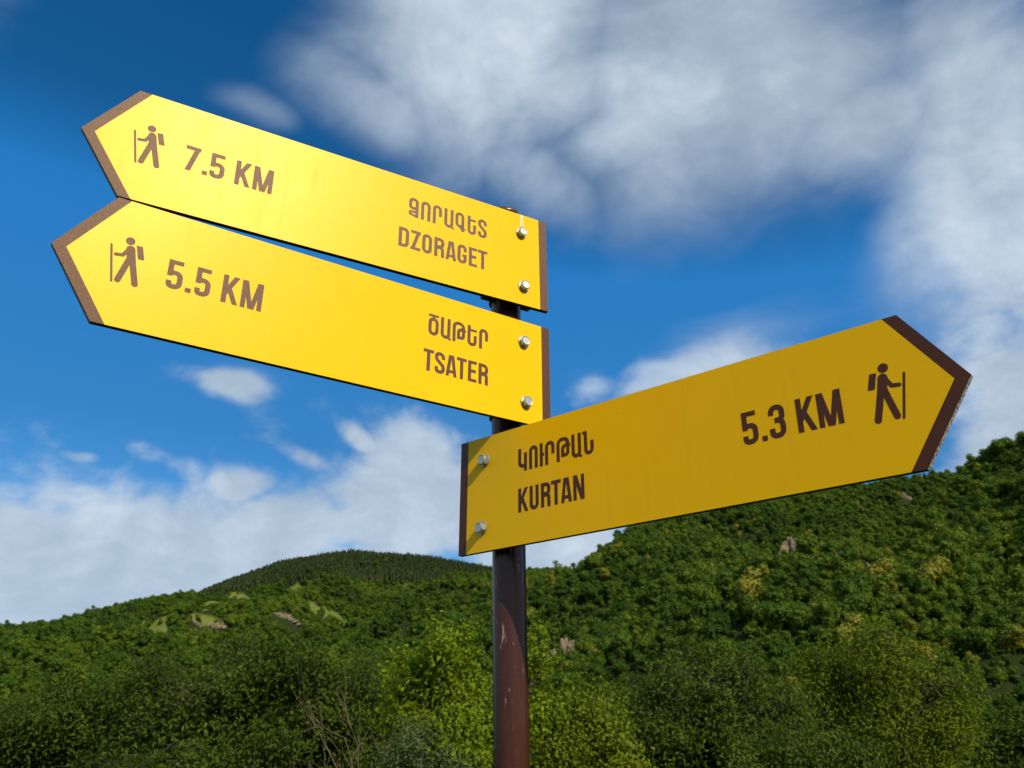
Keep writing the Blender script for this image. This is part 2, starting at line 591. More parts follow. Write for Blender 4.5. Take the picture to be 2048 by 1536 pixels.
MEADOWS = [(412, 1202, 34, 9, 400), (628, 1210, 34, 6, 400), (662, 1219, 26, 5, 400), (562, 1228, 16, 6, 400), (480, 1194, 24, 8, 400), (275, 1254, 14, 8, 300),
           (130, 1252, 16, 6, 300), (590, 1176, 12, 14, 400), (405, 1236, 32, 8, 300), (1912, 942, 40, 12, 440), (1185, 1142, 30, 6, 440), (315, 1242, 16, 6, 300),
           (735, 1196, 16, 5, 400), (556, 1192, 12, 9, 400), (820, 1172, 14, 4, 500), (690, 1240, 16, 5, 300)]
_mc = []
for px, py, a, b, r0 in MEADOWS:
    h = hit_ground(px, py + 4, r0)
    if h is not None:
        q = np.linalg.norm(h - CAM) / 1657
        up = hit_ground(px, py + 4 - b, r0)
        dep = 8.5 + b * .45
        h = h * (1 - 7. / np.linalg.norm(h[:2]))
        _mc.append((h, a * q * 1.15, dep))


def meadow(x, y):
    s = np.zeros(np.shape(x))
    for h, a, b in _mc:
        d = h[:2] / np.linalg.norm(h[:2])
        dx = x - h[0]; dy = y - h[1]
        u = dx * d[1] - dy * d[0]; v = dx * d[0] + dy * d[1]
        s = np.maximum(s, np.exp(-((u / a) ** 2 + (v / b) ** 2) * .9) * (1 + .3 * wav(x, y, 17, 3, 6)))
    return s


def build_terrain():
    th = np.unique(np.concatenate([np.linspace(-180, -52, 40), np.linspace(-52, 52, 380), np.linspace(52, 180, 40)]))[:-1]
    th = np.radians(th)
    rr = np.concatenate([np.linspace(.0, 60, 40)[1:], np.geomspace(62, 1400, 240), np.geomspace(1500, 9000, 16)])
    T, Q = np.meshgrid(th, rr)
    X, Y = Q * np.sin(T), Q * np.cos(T)
    Z = height(X, Y)
    V = np.concatenate([[[0, 0, float(height(0., 0.))]], np.stack([X, Y, Z], -1).reshape(-1, 3)])
    nt, nr = len(th), len(rr)
    i = np.arange(nr - 1)[:, None] * nt; j = np.arange(nt)[None]; j2 = (j + 1) % nt
    q = np.stack([i + j, i + j2, i + nt + j2, i + nt + j], -1).reshape(-1, 4)[:, ::-1] + 1
    fan = np.stack([np.zeros(nt, int), 1 + (np.arange(nt) + 1) % nt, 1 + np.arange(nt)], -1)
    me = np_mesh('terrain', V, [fan, q], 'terrain', smooth=True)
    at_ = me.attributes.new('meadow', 'FLOAT', 'POINT')
    at_.data.foreach_set('value', meadow(V[:, 0], V[:, 1]).astype(np.float32))
    tag(link('terrain', me), kind='structure')


build_terrain()


# ----------------------------------------------------------------- leaves, branches
def unit(v):
    return v / np.maximum(np.linalg.norm(v, axis=-1, keepdims=True), 1e-9)


def leaf_faces(P, N, size, aspect=.5, fold=.18, g=rng):
    """one folded kite of two triangles per leaf. P centres, N leaf normals"""
    n = len(P)
    a = unit(np.cross(N, unit(g.normal(size=(n, 3)))))
    b = np.cross(N, a)
    s = (size * g.uniform(.65, 1.25, n))[:, None]
    base = P - a * s * .5
    tip = P + a * s * .5 - N * s * .1
    mid = P - a * s * .05 + N * s * fold * 0
    l = mid + b * s * aspect * .5 + N * s * fold
    r = mid - b * s * aspect * .5 + N * s * fold
    V = np.stack([base, r, tip, l], 1).reshape(-1, 3)
    k = np.arange(n)[:, None] * 4
    Fc = np.concatenate([k + [0, 1, 2], k + [0, 2, 3]], 1).reshape(-1, 3)
    return V, Fc


def tube(pts, rad, sides=6):
    pts = np.asarray(pts, float); rad = np.asarray(rad, float)
    d = np.gradient(pts, axis=0)
    d = unit(d)
    ref = np.where(np.abs(d[:, 2:3]) > .9, np.array([[1., 0, 0]]), np.array([[0, 0, 1.]]))
    a = unit(np.cross(d, ref)); b = np.cross(d, a)
    ang = np.arange(sides) * 2 * math.pi / sides
    V = (pts[:, None] + rad[:, None, None] * (a[:, None] * np.cos(ang)[None, :, None] + b[:, None] * np.sin(ang)[None, :, None])).reshape(-1, 3)
    i = np.arange(len(pts) - 1)[:, None] * sides; j = np.arange(sides)[None]; j2 = (j + 1) % sides
    q = np.stack([i + j, i + j2, i + sides + j2, i + sides + j], -1).reshape(-1, 4)
    return V, q


class Acc:
    def __init__(self):
        self.V, self.F, self.n = [], {}, 0

    def add(self, V, Fc):
        self.F.setdefault(Fc.shape[1], []).append(Fc + self.n)
        self.V.append(V); self.n += len(V)

    def mesh(self, name, mats, smooth=False):
        return np_mesh(name, np.concatenate(self.V), [np.concatenate(f) for f in self.F.values()], mats, smooth=smooth)


def wander(p0, p1, n, amp, g):
    t = np.linspace(0, 1, n)[:, None]
    pts = p0 + (p1 - p0) * t
    off = np.cumsum(g.normal(size=(n, 3)), 0) * amp / math.sqrt(n)
    off -= t * off[-1]
    return pts + off


def plant(name, base, lobes, leafmat, leaf_size, n_leaves, label, cat, seed, trunk_r=.05, aspect=.5,
          spray=.16, group=None, wood='bark', droop=0., shell=.72):
    """a shrub or tree: stems to every lobe, twigs inside it, leaves along the twigs"""
    g = np.random.default_rng(seed)
    base = np.asarray(base, float)
    root = bpy.data.objects.new(name, None)
    col.objects.link(root)
    root.location = base
    root.empty_display_size = .2
    tag(root, label, cat, group)
    wd = Acc(); lf = Acc()
    L = [(np.asarray(c, float) - base, np.asarray(rd, float)) for c, rd in lobes]
    vol = np.array([rd.prod() ** .72 for _, rd in L]); vol /= vol.sum()
    hub = np.array([0, 0, min(.35 * min(c[2] for c, _ in L), 1.2)])
    hub[2] = max(hub[2], .15)
    wd.add(*tube(wander(np.array([0, 0, -.1]), hub, 5, trunk_r * .5, g), np.linspace(trunk_r * 1.25, trunk_r, 5), 8))
    for (c, rd), w in zip(L, vol):
        stem = wander(hub, c, 9, .06 * np.linalg.norm(c - hub), g)
        wd.add(*tube(stem, np.linspace(trunk_r * .62, trunk_r * .2, 9), 6))
        nl = int(n_leaves * w)
        nt = max(10, int(nl / 42))
        nc = max(4, nt // 20)
        heads = unit(g.normal(size=(nc, 3)) + np.array([0, 0, .25]))
        which = g.integers(0, nc, nt)
        reach = g.uniform(.68, 1.22, nc)[which]
        dirs = unit(heads[which] + g.normal(size=(nt, 3)) * .23)
        rad = g.uniform(shell, 1.0, nt) ** .6 * reach
        sprig = g.random(nt) < .10                     # loose shoots standing out of the mass
        rad = np.where(sprig, rad * g.uniform(1.12, 1.42, nt), rad)
        ends = c + dirs * rd * rad[:, None]
        ends[:, 2] -= droop * np.linalg.norm((ends - c)[:, :2], axis=1)
        per0 = max(3, nl // nt)
        for e, sp_ in zip(ends, sprig):
            per = max(3, int(per0 * (.55 if sp_ else g.uniform(.75, 1.3))))
            k = g.integers(3, 9)
            s0 = stem[k]
            mid = (s0 + e) / 2 + g.normal(size=3) * .08 * np.linalg.norm(e - s0) + np.array([0, 0, .05])
            tw = np.array([s0, mid, e])
            wd.add(*tube(tw, [trunk_r * .16, trunk_r * .10, trunk_r * .05], 4))
            t = g.uniform(.45, 1.08, per)
            P = np.where(t[:, None] < .5, s0 + (mid - s0) * (t[:, None] * 2), mid + (e - mid) * (t[:, None] * 2 - 1))
            P = P + g.normal(size=(per, 3)) * spray * np.array([1, 1, .8]) * (.55 if sp_ else 1.0)
            N = unit(unit(P - c) * .85 + np.array([0, 0, .45]) + g.normal(size=(per, 3)) * .7)
            lf.add(*leaf_faces(P, N, leaf_size, aspect, .16, g))
    link('trunk', wd.mesh('trunk', wood, True), root)
    link('crown', lf.mesh('crown', leafmat), root)
    return root


# ----------------------------------------------------------------- hillside crowns
def crown_mesh(name, mat, seed, kind='round'):
    g = np.random.default_rng(seed)
    A = Acc()
    if kind == 'round':
        H, Wd = g.uniform(5.6, 9.6), g.uniform(2.5, 3.7)
        nl = int(g.integers(5, 10))
        cs = [np.array([0, 0, H * .52])] + [np.array([math.cos(a) * Wd * q, math.sin(a) * Wd * q, H * g.uniform(.24, .78)])
                                            for a, q in zip(np.arange(nl) * 6.28 / nl + g.uniform(0, 1, nl), g.uniform(.32, .62, nl))]
        rs = [Wd * g.uniform(.55, .78)] + list(Wd * g.uniform(.36, .56, nl))
        for c, r in zip(cs, rs):
            bm = bmesh.new()
            bmesh.ops.create_icosphere(bm, subdivisions=1, radius=1)
            V = np.array([v.co for v in bm.verts]); Fc = np.array([[v.index for v in f.verts] for f in bm.faces])
            bm.free()
            A.add(c + V * r * .80 * g.uniform(.85, 1.1, (len(V), 1)) * np.array([1, 1, .85]), Fc)
            n = int(95 * (r / 1.5) ** 2)
            d = unit(g.normal(size=(n, 3)) + np.array([0, 0, .35]))
            P = c + d * r * g.uniform(.78, 1.12, (n, 1)) * np.array([1, 1, .88])
            N = unit(d + g.normal(size=(n, 3)) * .55 + np.array([0, 0, .3]))
            A.add(*leaf_faces(P, N, .58, .8, .12, g))
        A.add(*tube(np.array([[0, 0, -1.5], [0, 0, 2.], [.1, 0, 4.]]), [.28, .22, .12], 5))
    else:
        H = 9.5
        for k in range(9):
            z = 1.6 + k * .9
            rr = 1.75 * (1 - (z - 1.2) / (H - .4)) + .16
            n = int(16 + rr * 16)
            a = g.uniform(0, 6.28, n); q = g.uniform(.25, 1.05, n) * rr
            P = np.stack([np.cos(a) * q, np.sin(a) * q, z + g.uniform(-.45, .45, n) - q * .28], -1)
            N = unit(np.stack([np.cos(a) * .7, np.sin(a) * .7, np.ones(n)], -1) + g.normal(size=(n, 3)) * .4)
            A.add(*leaf_faces(P, N, .95, .55, .1, g))
        A.add(*tube(np.array([[0, 0, -1.5], [0, 0, 4.], [0, 0, H]]), [.25, .18, .03], 5))
        A.add(*tube(np.array([[0, 0, 1.2], [0, 0, 3], [0, 0, H - .3]]), [.75, .95, .05], 7))
    return A.mesh(name, mat)


ROUND = [crown_mesh('broadleaf_crown', 'leaf_hill', 100 + i) for i in range(10)]
YELL = [crown_mesh('yellowish_crown', 'leaf_hill_yellow', 200 + i) for i in range(2)]
PINE = [crown_mesh('pine_crown', 'leaf_pine_hazed', 300 + i, 'pine') for i in range(3)]
ALL = ROUND + YELL + PINE

ROCKS = [  # photo position, width, height there, label
    (1588, 1112, 50, 56, 'tall tan rock outcrop, largest on the slope under the right-pointing sign'),
    (1677, 1110, 12, 10, 'small pale rock just right of the tall tan outcrop'),
    (1742, 1133, 16, 12, 'small tan rock low on the right slope near the gully'),
    (1122, 1310, 66, 50, 'pale rounded boulder patch right of the pole above the bright shrub'),
    (527, 1140, 46, 14, 'tan rock crest on the left skyline beside the pines'),
    (432, 1252, 34, 14, 'broken tan rock ledge below the left meadow'),
    (392, 1243, 20, 7, 'small rock ledge left of the broken tan ledge'),
    (327, 1279, 7, 12, 'single pale rock low on the left hill'),
    (575, 1234, 56, 12, 'wide brownish rock slope under the middle meadow'),
    (620, 1246, 18, 8, 'small grey rock beside the wide brownish rock slope'),
    (1064, 1202, 16, 10, 'brown earth bank right behind the pole'),
    (1815, 995, 24, 16, 'grey rock face high under the tip of the right-pointing sign'),
]
ROCKPOS = []
for px, py, w_, h_, lb in ROCKS:
    p = hit_ground(px, py + 4)
    if p is not None:
        q = np.linalg.norm(p - CAM) / 1657
        ROCKPOS.append((p, w_ * q, h_ * q, lb))

PINE_POLY = np.array([(375, 1200), (440, 1170), (560, 1125), (700, 1100), (860, 1112), (1000, 1135), (1000, 1168), (860, 1160), (640, 1155), (520, 1165), (430, 1185)])


def in_poly(x, y, poly):
    ins = np.zeros(len(x), bool)
    n = len(poly)
    for i in range(n):
        x0, y0 = poly[i]; x1, y1 = poly[(i + 1) % n]
        c = ((y0 > y) != (y1 > y)) & (x < (x1 - x0) * (y - y0) / (y1 - y0 + 1e-12) + x0)
        ins ^= c
    return ins


# foreground skyline: what grows close by hides the foot of the hills
FG_X = [0, 120, 300, 420, 600, 780, 820, 900, 1000, 1110, 1280, 1400, 1580, 1650, 1770, 1880, 1960, 2048]
FG_Y = [1420, 1370, 1300, 1290, 1300, 1320, 1300, 1250, 1260, 1320, 1370, 1290, 1320, 1270, 1240, 1290, 1440, 1450]
SIGNS_2D = [np.array([(281, 182), (163, 257), (236, 392), (1097, 624), (1091, 445)]), np.array([(250, 395), (104, 488), (181, 642), (1090, 850), (1098, 658)]),
            np.array([(923, 887), (1793, 629), (1944, 749), (1858, 938), (917, 1113)])]


LANDMARKS = [(1590, 1085, 'just above the tall tan rock outcrop'), (1530, 1125, 'left of the tall tan rock outcrop'), (1640, 1140, 'right of and below the tall tan rock outcrop'),
             (1742, 1133, 'beside the small tan rock near the gully'), (1300, 1100, 'close under the long lower edge of the right-pointing sign'), (1150, 1180, 'on the slope right behind the pole'),
             (1122, 1290, 'beside the pale boulder patch right of the pole'), (1250, 1250, 'on the lower slope between boulder patch and olive tree'), (1400, 1240, 'just above the dull olive round tree'),
             (1560, 1240, 'on the lower slope between the olive tree and the spreading tree'), (1750, 1200, 'just above the large spreading tree'), (1850, 1030, 'along the gully under the sign tip'),
             (2000, 940, 'high on the spur at the right edge'), (1900, 1100, 'halfway up the spur beside the gully'), (2010, 1120, 'halfway up the spur at the right edge'),
             (1910, 1250, 'low on the spur right of the spreading tree'), (2010, 1300, 'low at the right edge of the spur'), (1450, 1160, 'in the middle of the right slope, left of the outcrop'),
             (120, 1320, 'low on the left hill by the edge'), (350, 1270, 'low on the left hill above the dark bush'), (600, 1260, 'under the middle meadow'), (800, 1260, 'on the low spur above the bare twigs')]


def build_forest():
    g = np.random.default_rng(77)
    xa, ya = [], []
    for step, ra, rb in ((2.1, 85, 330), (2.7, 330, 620), (3.3, 620, 1180)):
        xs, ys = np.meshgrid(np.arange(-rb, rb, step), np.arange(ra * .6, rb, step))
        x = (xs + g.uniform(-.48, .48, xs.shape) * step).ravel(); y = (ys + g.uniform(-.48, .48, xs.shape) * step).ravel()
        r = np.hypot(x, y); az = np.degrees(np.arctan2(x, y))
        keep = (np.abs(az) < 44) & (r > ra) & (r <= rb)
        xa.append(x[keep]); ya.append(y[keep])
    x = np.concatenate(xa); y = np.concatenate(ya); r = np.hypot(x, y)
    z = height(x, y)
    mead = meadow(x, y)
    keep = (mead < .40) | ((mead < .8) & (g.random(len(x)) < .16))
    for p, w_, h_, lb in ROCKPOS:
        d = p[:2] / np.linalg.norm(p[:2])
        dx = x - p[0]; dy = y - p[1]
        u = dx * d[1] - dy * d[0]; v = dx * d[0] + dy * d[1]
        keep &= ~((np.abs(u) < w_ * .5 + .5) & (v > -13) & (v < 3))
    x, y, z, r = x[keep], y[keep], z[keep], r[keep]
    n = len(x)
    # line of sight (for culling slopes that turn away from the viewer)
    best = np.full(n, -9.)
    for t in np.linspace(.18, .97, 16):
        best = np.maximum(best, (height(x * t, y * t) - CAM[2]) / (r * t))
    vis_deg = np.degrees(np.arctan((z + 7 - CAM[2]) / r) - np.arctan(best))
    keep = vis_deg > -.8
    x, y, z, r, vis_deg = x[keep], y[keep], z[keep], r[keep], vis_deg[keep]
    n = len(x)
    px, py, _ = project(np.stack([x, y, z + 4], -1))
    pine = in_poly(px, py, PINE_POLY) & (r > 640) & (g.random(n) < .88)
    # lone darker conifers stand among the broadleaves too
    sparse = wav(x, y, 70, 2, 6)
    yl = (g.random(n) < np.clip(.045 + .05 * wav(x, y, 90, 9, 6), .004, .2)) & (r < 520) & (px > 900) & ~pine
    var = np.where(pine, g.integers(12, 15, n), np.where(yl, g.integers(10, 12, n), g.integers(0, 10, n)))
    s = np.clip(.455 * np.exp(g.normal(size=n) * .34), .24, 1.05) * (1 + .14 * sparse)
    big = g.random(n) < .12
    s = np.where(big, s * 1.32, s)
    s = np.where(pine, g.uniform(.6, .95, n), s) * np.interp(r, [85, 300, 900], [.98, .98, 1.12])
    s = np.minimum(s, np.interp(r, [280, 420], [1.15, .78]))
    sz = s * g.uniform(.82, 1.18, n)
    # which single trees stand out
    fgy = np.interp(px, FG_X, FG_Y)
    seen = (vis_deg > .55) & (px > 12) & (px < 2036) & (py < fgy - 34) & ~((px > 955) & (px < 1085))
    for poly in SIGNS_2D:
        seen &= ~in_poly(px, py - 8, poly) & ~in_poly(px, py + 8, poly)
    score = np.where(seen, s * (1 + .25 * yl) / r, -1)
    order = np.argsort(-score)
    chosen = [i for i in order[:285] if score[i] > 0]
    ch = np.zeros(n, bool); ch[chosen] = True
    cnt = 0
    for i in chosen:
        o = bpy.data.objects.new('hillside_tree', ALL[var[i]])
        col.objects.link(o)
        o.location = (x[i], y[i], z[i] - .5)
        o.rotation_euler = (0, 0, g.uniform(0, 6.28))
        o.scale = (s[i], s[i], sz[i])
        where = min(LANDMARKS, key=lambda q: math.hypot(px[i] - q[0], (py[i] - q[1]) * 1.3))[2]
        if var[i] >= 12:
            tag(o, 'dark narrow pine ' + where, 'tree', 'single pines ' + where)
        elif yl[i]:
            tag(o, 'yellowish round tree ' + where, 'tree', 'yellowish trees ' + where)
        else:
            tag(o, 'round green tree ' + where, 'tree', 'green trees ' + where)
        cnt += 1
    # the rest: woods that read as one mass
    for nm, sel, lab in (('hillside_wood', ~ch & ~pine, 'dense green broadleaf wood covering the hills'),
                         ('pine_wood', ~ch & pine, 'dark pine wood along the top of the far left hill')):
        P = np.stack([x, y, z - .5], -1)[sel]
        me = bpy.data.meshes.new(nm)
        me.vertices.add(len(P))
        me.vertices.foreach_set('co', P.astype(np.float32).ravel())
        a = me.attributes.new('variant', 'INT', 'POINT'); a.data.foreach_set('value', var[sel].astype(np.int32))
        a = me.attributes.new('turn', 'FLOAT', 'POINT'); a.data.foreach_set('value', g.uniform(0, 6.28, sel.sum()).astype(np.float32))
        a = me.attributes.new('size', 'FLOAT_VECTOR', 'POINT')
        a.data.foreach_set('vector', np.stack([s, s, sz], -1)[sel].astype(np.float32).ravel())
        o = link(nm, me)
        tag(o, lab, 'woodland', kind='stuff')
        md = o.modifiers.new('scatter', 'NODES')
        md.node_group = forest_nodes()
    return n, cnt


_fg = {}


def forest_nodes():
    if 'g' in _fg:
        return _fg['g']
    store = bpy.data.collections.new('crown_shapes')
    for k, me in enumerate(ALL):
        store.objects.link(bpy.data.objects.new('crown_shape_%02d' % k, me))
    ng = bpy.data.node_groups.new('scatter_trees', 'GeometryNodeTree')
    ng.interface.new_socket('Geometry', in_out='INPUT', socket_type='NodeSocketGeometry')
    ng.interface.new_socket('Geometry', in_out='OUTPUT', socket_type='NodeSocketGeometry')
    gi = ng.nodes.new('NodeGroupInput'); go = ng.nodes.new('NodeGroupOutput')
    ci = ng.nodes.new('GeometryNodeCollectionInfo')
    ci.inputs[0].default_value = store
    ci.inputs['Separate Children'].default_value = True
    ci.inputs['Reset Children'].default_value = True
    ip = ng.nodes.new('GeometryNodeInstanceOnPoints')
    ip.inputs['Pick Instance'].default_value = True

    def attr(nm, ty):
        a = ng.nodes.new('GeometryNodeInputNamedAttribute')
        a.data_type = ty
        a.inputs[0].default_value = nm
        return a.outputs['Attribute']
    cx = ng.nodes.new('ShaderNodeCombineXYZ')
    L = ng.links.new
    L(attr('turn', 'FLOAT'), cx.inputs[2])
    L(gi.outputs[0], ip.inputs['Points'])
    L(ci.outputs[0], ip.inputs['Instance'])
    L(attr('variant', 'INT'), ip.inputs['Instance Index'])
    L(cx.outputs[0], ip.inputs['Rotation'])
    L(attr('size', 'FLOAT_VECTOR'), ip.inputs['Scale'])
    L(ip.outputs[0], go.inputs[0])
    _fg['g'] = ng
    return ng


print('forest', build_forest())


def build_rocks():
    for k, (p, w_, h_, lb) in enumerate(ROCKPOS):
        g = np.random.default_rng(500 + k)
        A = Acc()
        d = p[:2] / np.linalg.norm(p[:2]); side = np.array([d[1], -d[0]])
        nb = int(16 + w_ * .8)
        for j in range(nb):
            bm = bmesh.new()
            bmesh.ops.create_icosphere(bm, subdivisions=3, radius=1)
            V = np.array([v.co for v in bm.verts]); Fc = np.array([[v.index for v in f.verts] for f in bm.faces])
            bm.free()
            nrm = V * 1.25
            for q in range(16):                      # chop facets into the boulder
                pl = unit(g.normal(size=3) * np.array([1, 1, .6])); off = g.uniform(.5, .95)
                ex = np.maximum(nrm @ pl - off, 0)
                nrm = nrm - ex[:, None] * pl * .96
            nrm = nrm * g.uniform(.96, 1.04, (len(V), 1))
            u = g.uniform(-.5, .5)
            hh = h_ * g.uniform(.18, .42) * (1.15 - 1.2 * abs(u) * g.uniform(.6, 1.2))
            ww = w_ * g.uniform(.08, .19)
            pos2 = p[:2] + side * u * w_ * .85 + d * g.uniform(-.5, .9) * h_ * .5
            zz = float(height(pos2[0], pos2[1]))
            A.add(np.array([pos2[0] - p[0], pos2[1] - p[1], zz - p[2] + hh * .35]) + nrm * np.array([ww, ww, max(hh, .6)]), Fc)
        o = link('rock_outcrop', A.mesh('rock_outcrop', 'rock'))
        o.location = p
        tag(o, lb, 'rock')


build_rocks()


# ----------------------------------------------------------------- near shrubs and trees
def gz(x, y):
    return float(height(np.array(x), np.array(y)))


def near_plant(name, r, lobes_px, base_px, **kw):
    """lobes: photo centre, half width, half height (photo px), depth offset (m)"""
    b = at(base_px, 1500, r)
    base = (b[0], b[1], gz(b[0], b[1]))
    L = []
    for px, py, hw, hh, dd in lobes_px:
        c = at(px, py, r + dd)
        depth = np.linalg.norm(c - CAM) / (F * 2048)
        L.append((c, (hw * depth, hw * depth * .9, hh * depth)))
    return plant(name, base, L, **kw)


near_plant('leafy_shrub', 8.6, [(905, 1290, 62, 52, 0), (860, 1400, 80, 85, .1), (955, 1400, 60, 90, .35), (1080, 1285, 28, 48, .5), (1062, 1360, 45, 60, .6),
                                (890, 1510, 110, 80, 0), (815, 1345, 34, 38, .3), (1090, 1440, 55, 60, .6)], 930,
           leafmat='leaf_bright', leaf_size=.056, n_leaves=27000, label='bright yellow-green shrub with broad leaves directly behind the pole', cat='shrub', seed=1,
           trunk_r=.035, aspect=.62, spray=.07)
near_plant('leafy_shrub', 9.4, [(1160, 1480, 90, 80, 0), (1215, 1440, 45, 45, .2), (1110, 1530, 70, 60, -.2), (1240, 1530, 80, 60, 0)], 1170,
           leafmat='leaf_mid', leaf_size=.05, n_leaves=11000, label='low fresh green shrub at the bottom, right of the pole', cat='shrub', seed=2,
           trunk_r=.03, aspect=.6, spray=.07)
near_plant('grey_shrub', 8.0, [(838, 1490, 46, 50, 0), (800, 1530, 45, 40, 0), (880, 1540, 60, 40, 0)], 840,
           leafmat='leaf_grey', leaf_size=.042, n_leaves=3400, label='pale grey-green shrub at the bottom beside the bare twigs', cat='shrub', seed=3,
           trunk_r=.02, aspect=.36, spray=.06)
near_plant('dark_bush', 13.0, [(430, 1370, 130, 85, 0), (340, 1440, 120, 90, .3), (520, 1450, 150, 95, 0), (430, 1520, 190, 70, -.3), (300, 1390, 60, 60, .2)], 430,
           leafmat='leaf_dark', leaf_size=.074, n_leaves=36000, label='large dark green bush with the tall crown at the lower left', cat='bush', seed=4, trunk_r=.06, aspect=.5, spray=.13)
near_plant('dark_bush', 12.2, [(640, 1390, 110, 80, 0), (720, 1430, 90, 95, .2), (600, 1480, 130, 80, 0), (740, 1520, 110, 60, 0), (580, 1340, 70, 45, .5)], 660,
           leafmat='leaf_dark', leaf_size=.068, n_leaves=30000, label='dark green bush just left of the bare twigs', cat='bush', seed=5, trunk_r=.055, aspect=.5, spray=.12)
near_plant('dark_bush', 14.5, [(170, 1450, 120, 75, 0), (90, 1500, 120, 60, 0), (230, 1510, 110, 60, 0), (20, 1470, 80, 60, .5), (150, 1395, 55, 36, 0)], 140,
           leafmat='leaf_dark', leaf_size=.068, n_leaves=26000, label='low dark green bush in the bottom left corner', cat='bush', seed=6, trunk_r=.05, aspect=.5, spray=.13)
near_plant('dark_bush', 17.0, [(760, 1390, 90, 70, 0), (690, 1360, 80, 50, 0), (840, 1440, 120, 80, 0), (1000, 1450, 150, 80, 0)], 820,
           leafmat='leaf_dark', leaf_size=.085, n_leaves=13000, label='dark bush in the shade behind the bright shrub', cat='bush', seed=7, trunk_r=.06, aspect=.5, spray=.16)
near_plant('olive_tree_crown', 17.5, [(1400, 1365, 100, 72, 0), (1330, 1430, 110, 80, .4), (1480, 1430, 110, 85, .2), (1400, 1500, 170, 80, 0), (1300, 1510, 110, 60, -.4), (1530, 1520, 110, 60, 0), (1455, 1345, 50, 40, .4)], 1400,
           leafmat='leaf_olive', leaf_size=.10, n_leaves=38000, label='dull olive green round tree, bottom middle right', cat='tree', seed=8, trunk_r=.10, aspect=.42, spray=.17)
near_plant('spreading_tree', 24.0, [(1770, 1300, 95, 62, 0), (1680, 1360, 85, 70, .5), (1830, 1370, 95, 80, 0), (1740, 1430, 150, 85, .4), (1870, 1450, 70, 80, 0), (1630, 1430, 70, 70, 0), (1780, 1520, 150, 70, 0), (1900, 1510, 60, 50, 0), (1640, 1345, 45, 40, .5)], 1750,
           leafmat='leaf_mid', leaf_size=.115, n_leaves=60000, label='large spreading green tree at the lower right', cat='tree', seed=9, trunk_r=.16, aspect=.34, spray=.20, droop=.35)
near_plant('dark_bush', 15.0, [(1560, 1500, 110, 62, 0), (1660, 1520, 90, 60, 0), (1480, 1540, 90, 50, 0)], 1570,
           leafmat='leaf_olive', leaf_size=.08, n_leaves=10000, label='low olive bush between the round tree and the spreading tree', cat='bush', seed=10, trunk_r=.05, aspect=.45, spray=.14)
near_plant('dark_bush', 27.0, [(1980, 1490, 100, 60, 0), (2060, 1460, 80, 70, 0), (1930, 1530, 90, 50, 0), (2050, 1530, 90, 50, 0)], 1990,
           leafmat='leaf_dark', leaf_size=.16, n_leaves=13000, label='dark bush in the bottom right corner', cat='bush', seed=12, trunk_r=.08, aspect=.45, spray=.22)
near_plant('dark_bush', 21.0, [(1200, 1440, 90, 60, 0), (1130, 1470, 80, 60, 0), (1260, 1500, 100, 60, 0)], 1200,
           leafmat='leaf_mid', leaf_size=.09, n_leaves=10000, label='mid green bush behind the low fresh green shrub', cat='bush', seed=13, trunk_r=.06, aspect=.45, spray=.17)


def bare_shrub():
    g = np.random.default_rng(42)
    b = at(720, 1500, 8.3)
    base = np.array([b[0], b[1], gz(b[0], b[1])])
    A = Acc()

    def grow(p, d, ln, rad, lev):
        n = 6
        q = [p]
        for k in range(n):
            d = unit(d + g.normal(size=3) * .13 + np.array([0, 0, .02]))
            q.append(q[-1] + d * ln / n)
        A.add(*tube(np.array(q), np.linspace(rad, rad * .55, n + 1), 5))
        if lev == 0:
            return
        for k in range(g.integers(3, 5)):
            i = g.integers(2, n + 1)
            nd = unit(d + unit(g.normal(size=3)) * .75 + np.array([0, 0, .12]))
            grow(q[i], nd, ln * g.uniform(.45, .7), rad * .55, lev - 1)
    for tx, ty in ((700, 1440), (770, 1415), (660, 1500), (795, 1460), (735, 1465)):
        t = at(tx, ty, 8.3 + g.uniform(-.2, .2)) - base
        grow(np.array([g.uniform(-.08, .08), g.uniform(-.08, .08), -.05]), unit(t), np.linalg.norm(t) * .66, .010, 3)
    o = link('bare_shrub', A.mesh('bare_shrub', 'dead_wood', True))
    o.location = base
    tag(o, 'leafless tan twigs of a dead shrub at the bottom left of the pole', 'shrub')


bare_shrub()

# ----------------------------------------------------------------- signpost
POLE_R = .02254
POLE_TOP = np.array([-.0106, 1.118, 2.338])
POLE_LOW = np.array([-.0023, 1.118, 1.52])
PAX = (POLE_TOP - POLE_LOW) / (POLE_TOP[2] - POLE_LOW[2])
POLE_BASE = POLE_LOW + PAX * (-.05 - POLE_LOW[2])


def lathe(name, prof, mat, parent=None, seg=48):
    bm = bmesh.new()
    ring = []
    for (r, z) in prof:
        if r < 1e-6:
            ring.append([bm.verts.new((0, 0, z))])
        else:
            ring.append([bm.verts.new((r * math.cos(k * 2 * math.pi / seg), r * math.sin(k * 2 * math.pi / seg), z)) for k in range(seg)])
    for a, b in zip(ring[:-1], ring[1:]):
        for k in range(seg):
            k2 = (k + 1) % seg
            f = [a[k % len(a)], a[k2 % len(a)], b[k2 % len(b)], b[k % len(b)]]
            f = list(dict.fromkeys(f))
            if len(f) >= 3:
                bm.faces.new(f)
    bmesh.ops.recalc_face_normals(bm, faces=bm.faces)
    return bm_obj(name, bm, mat, parent, True)


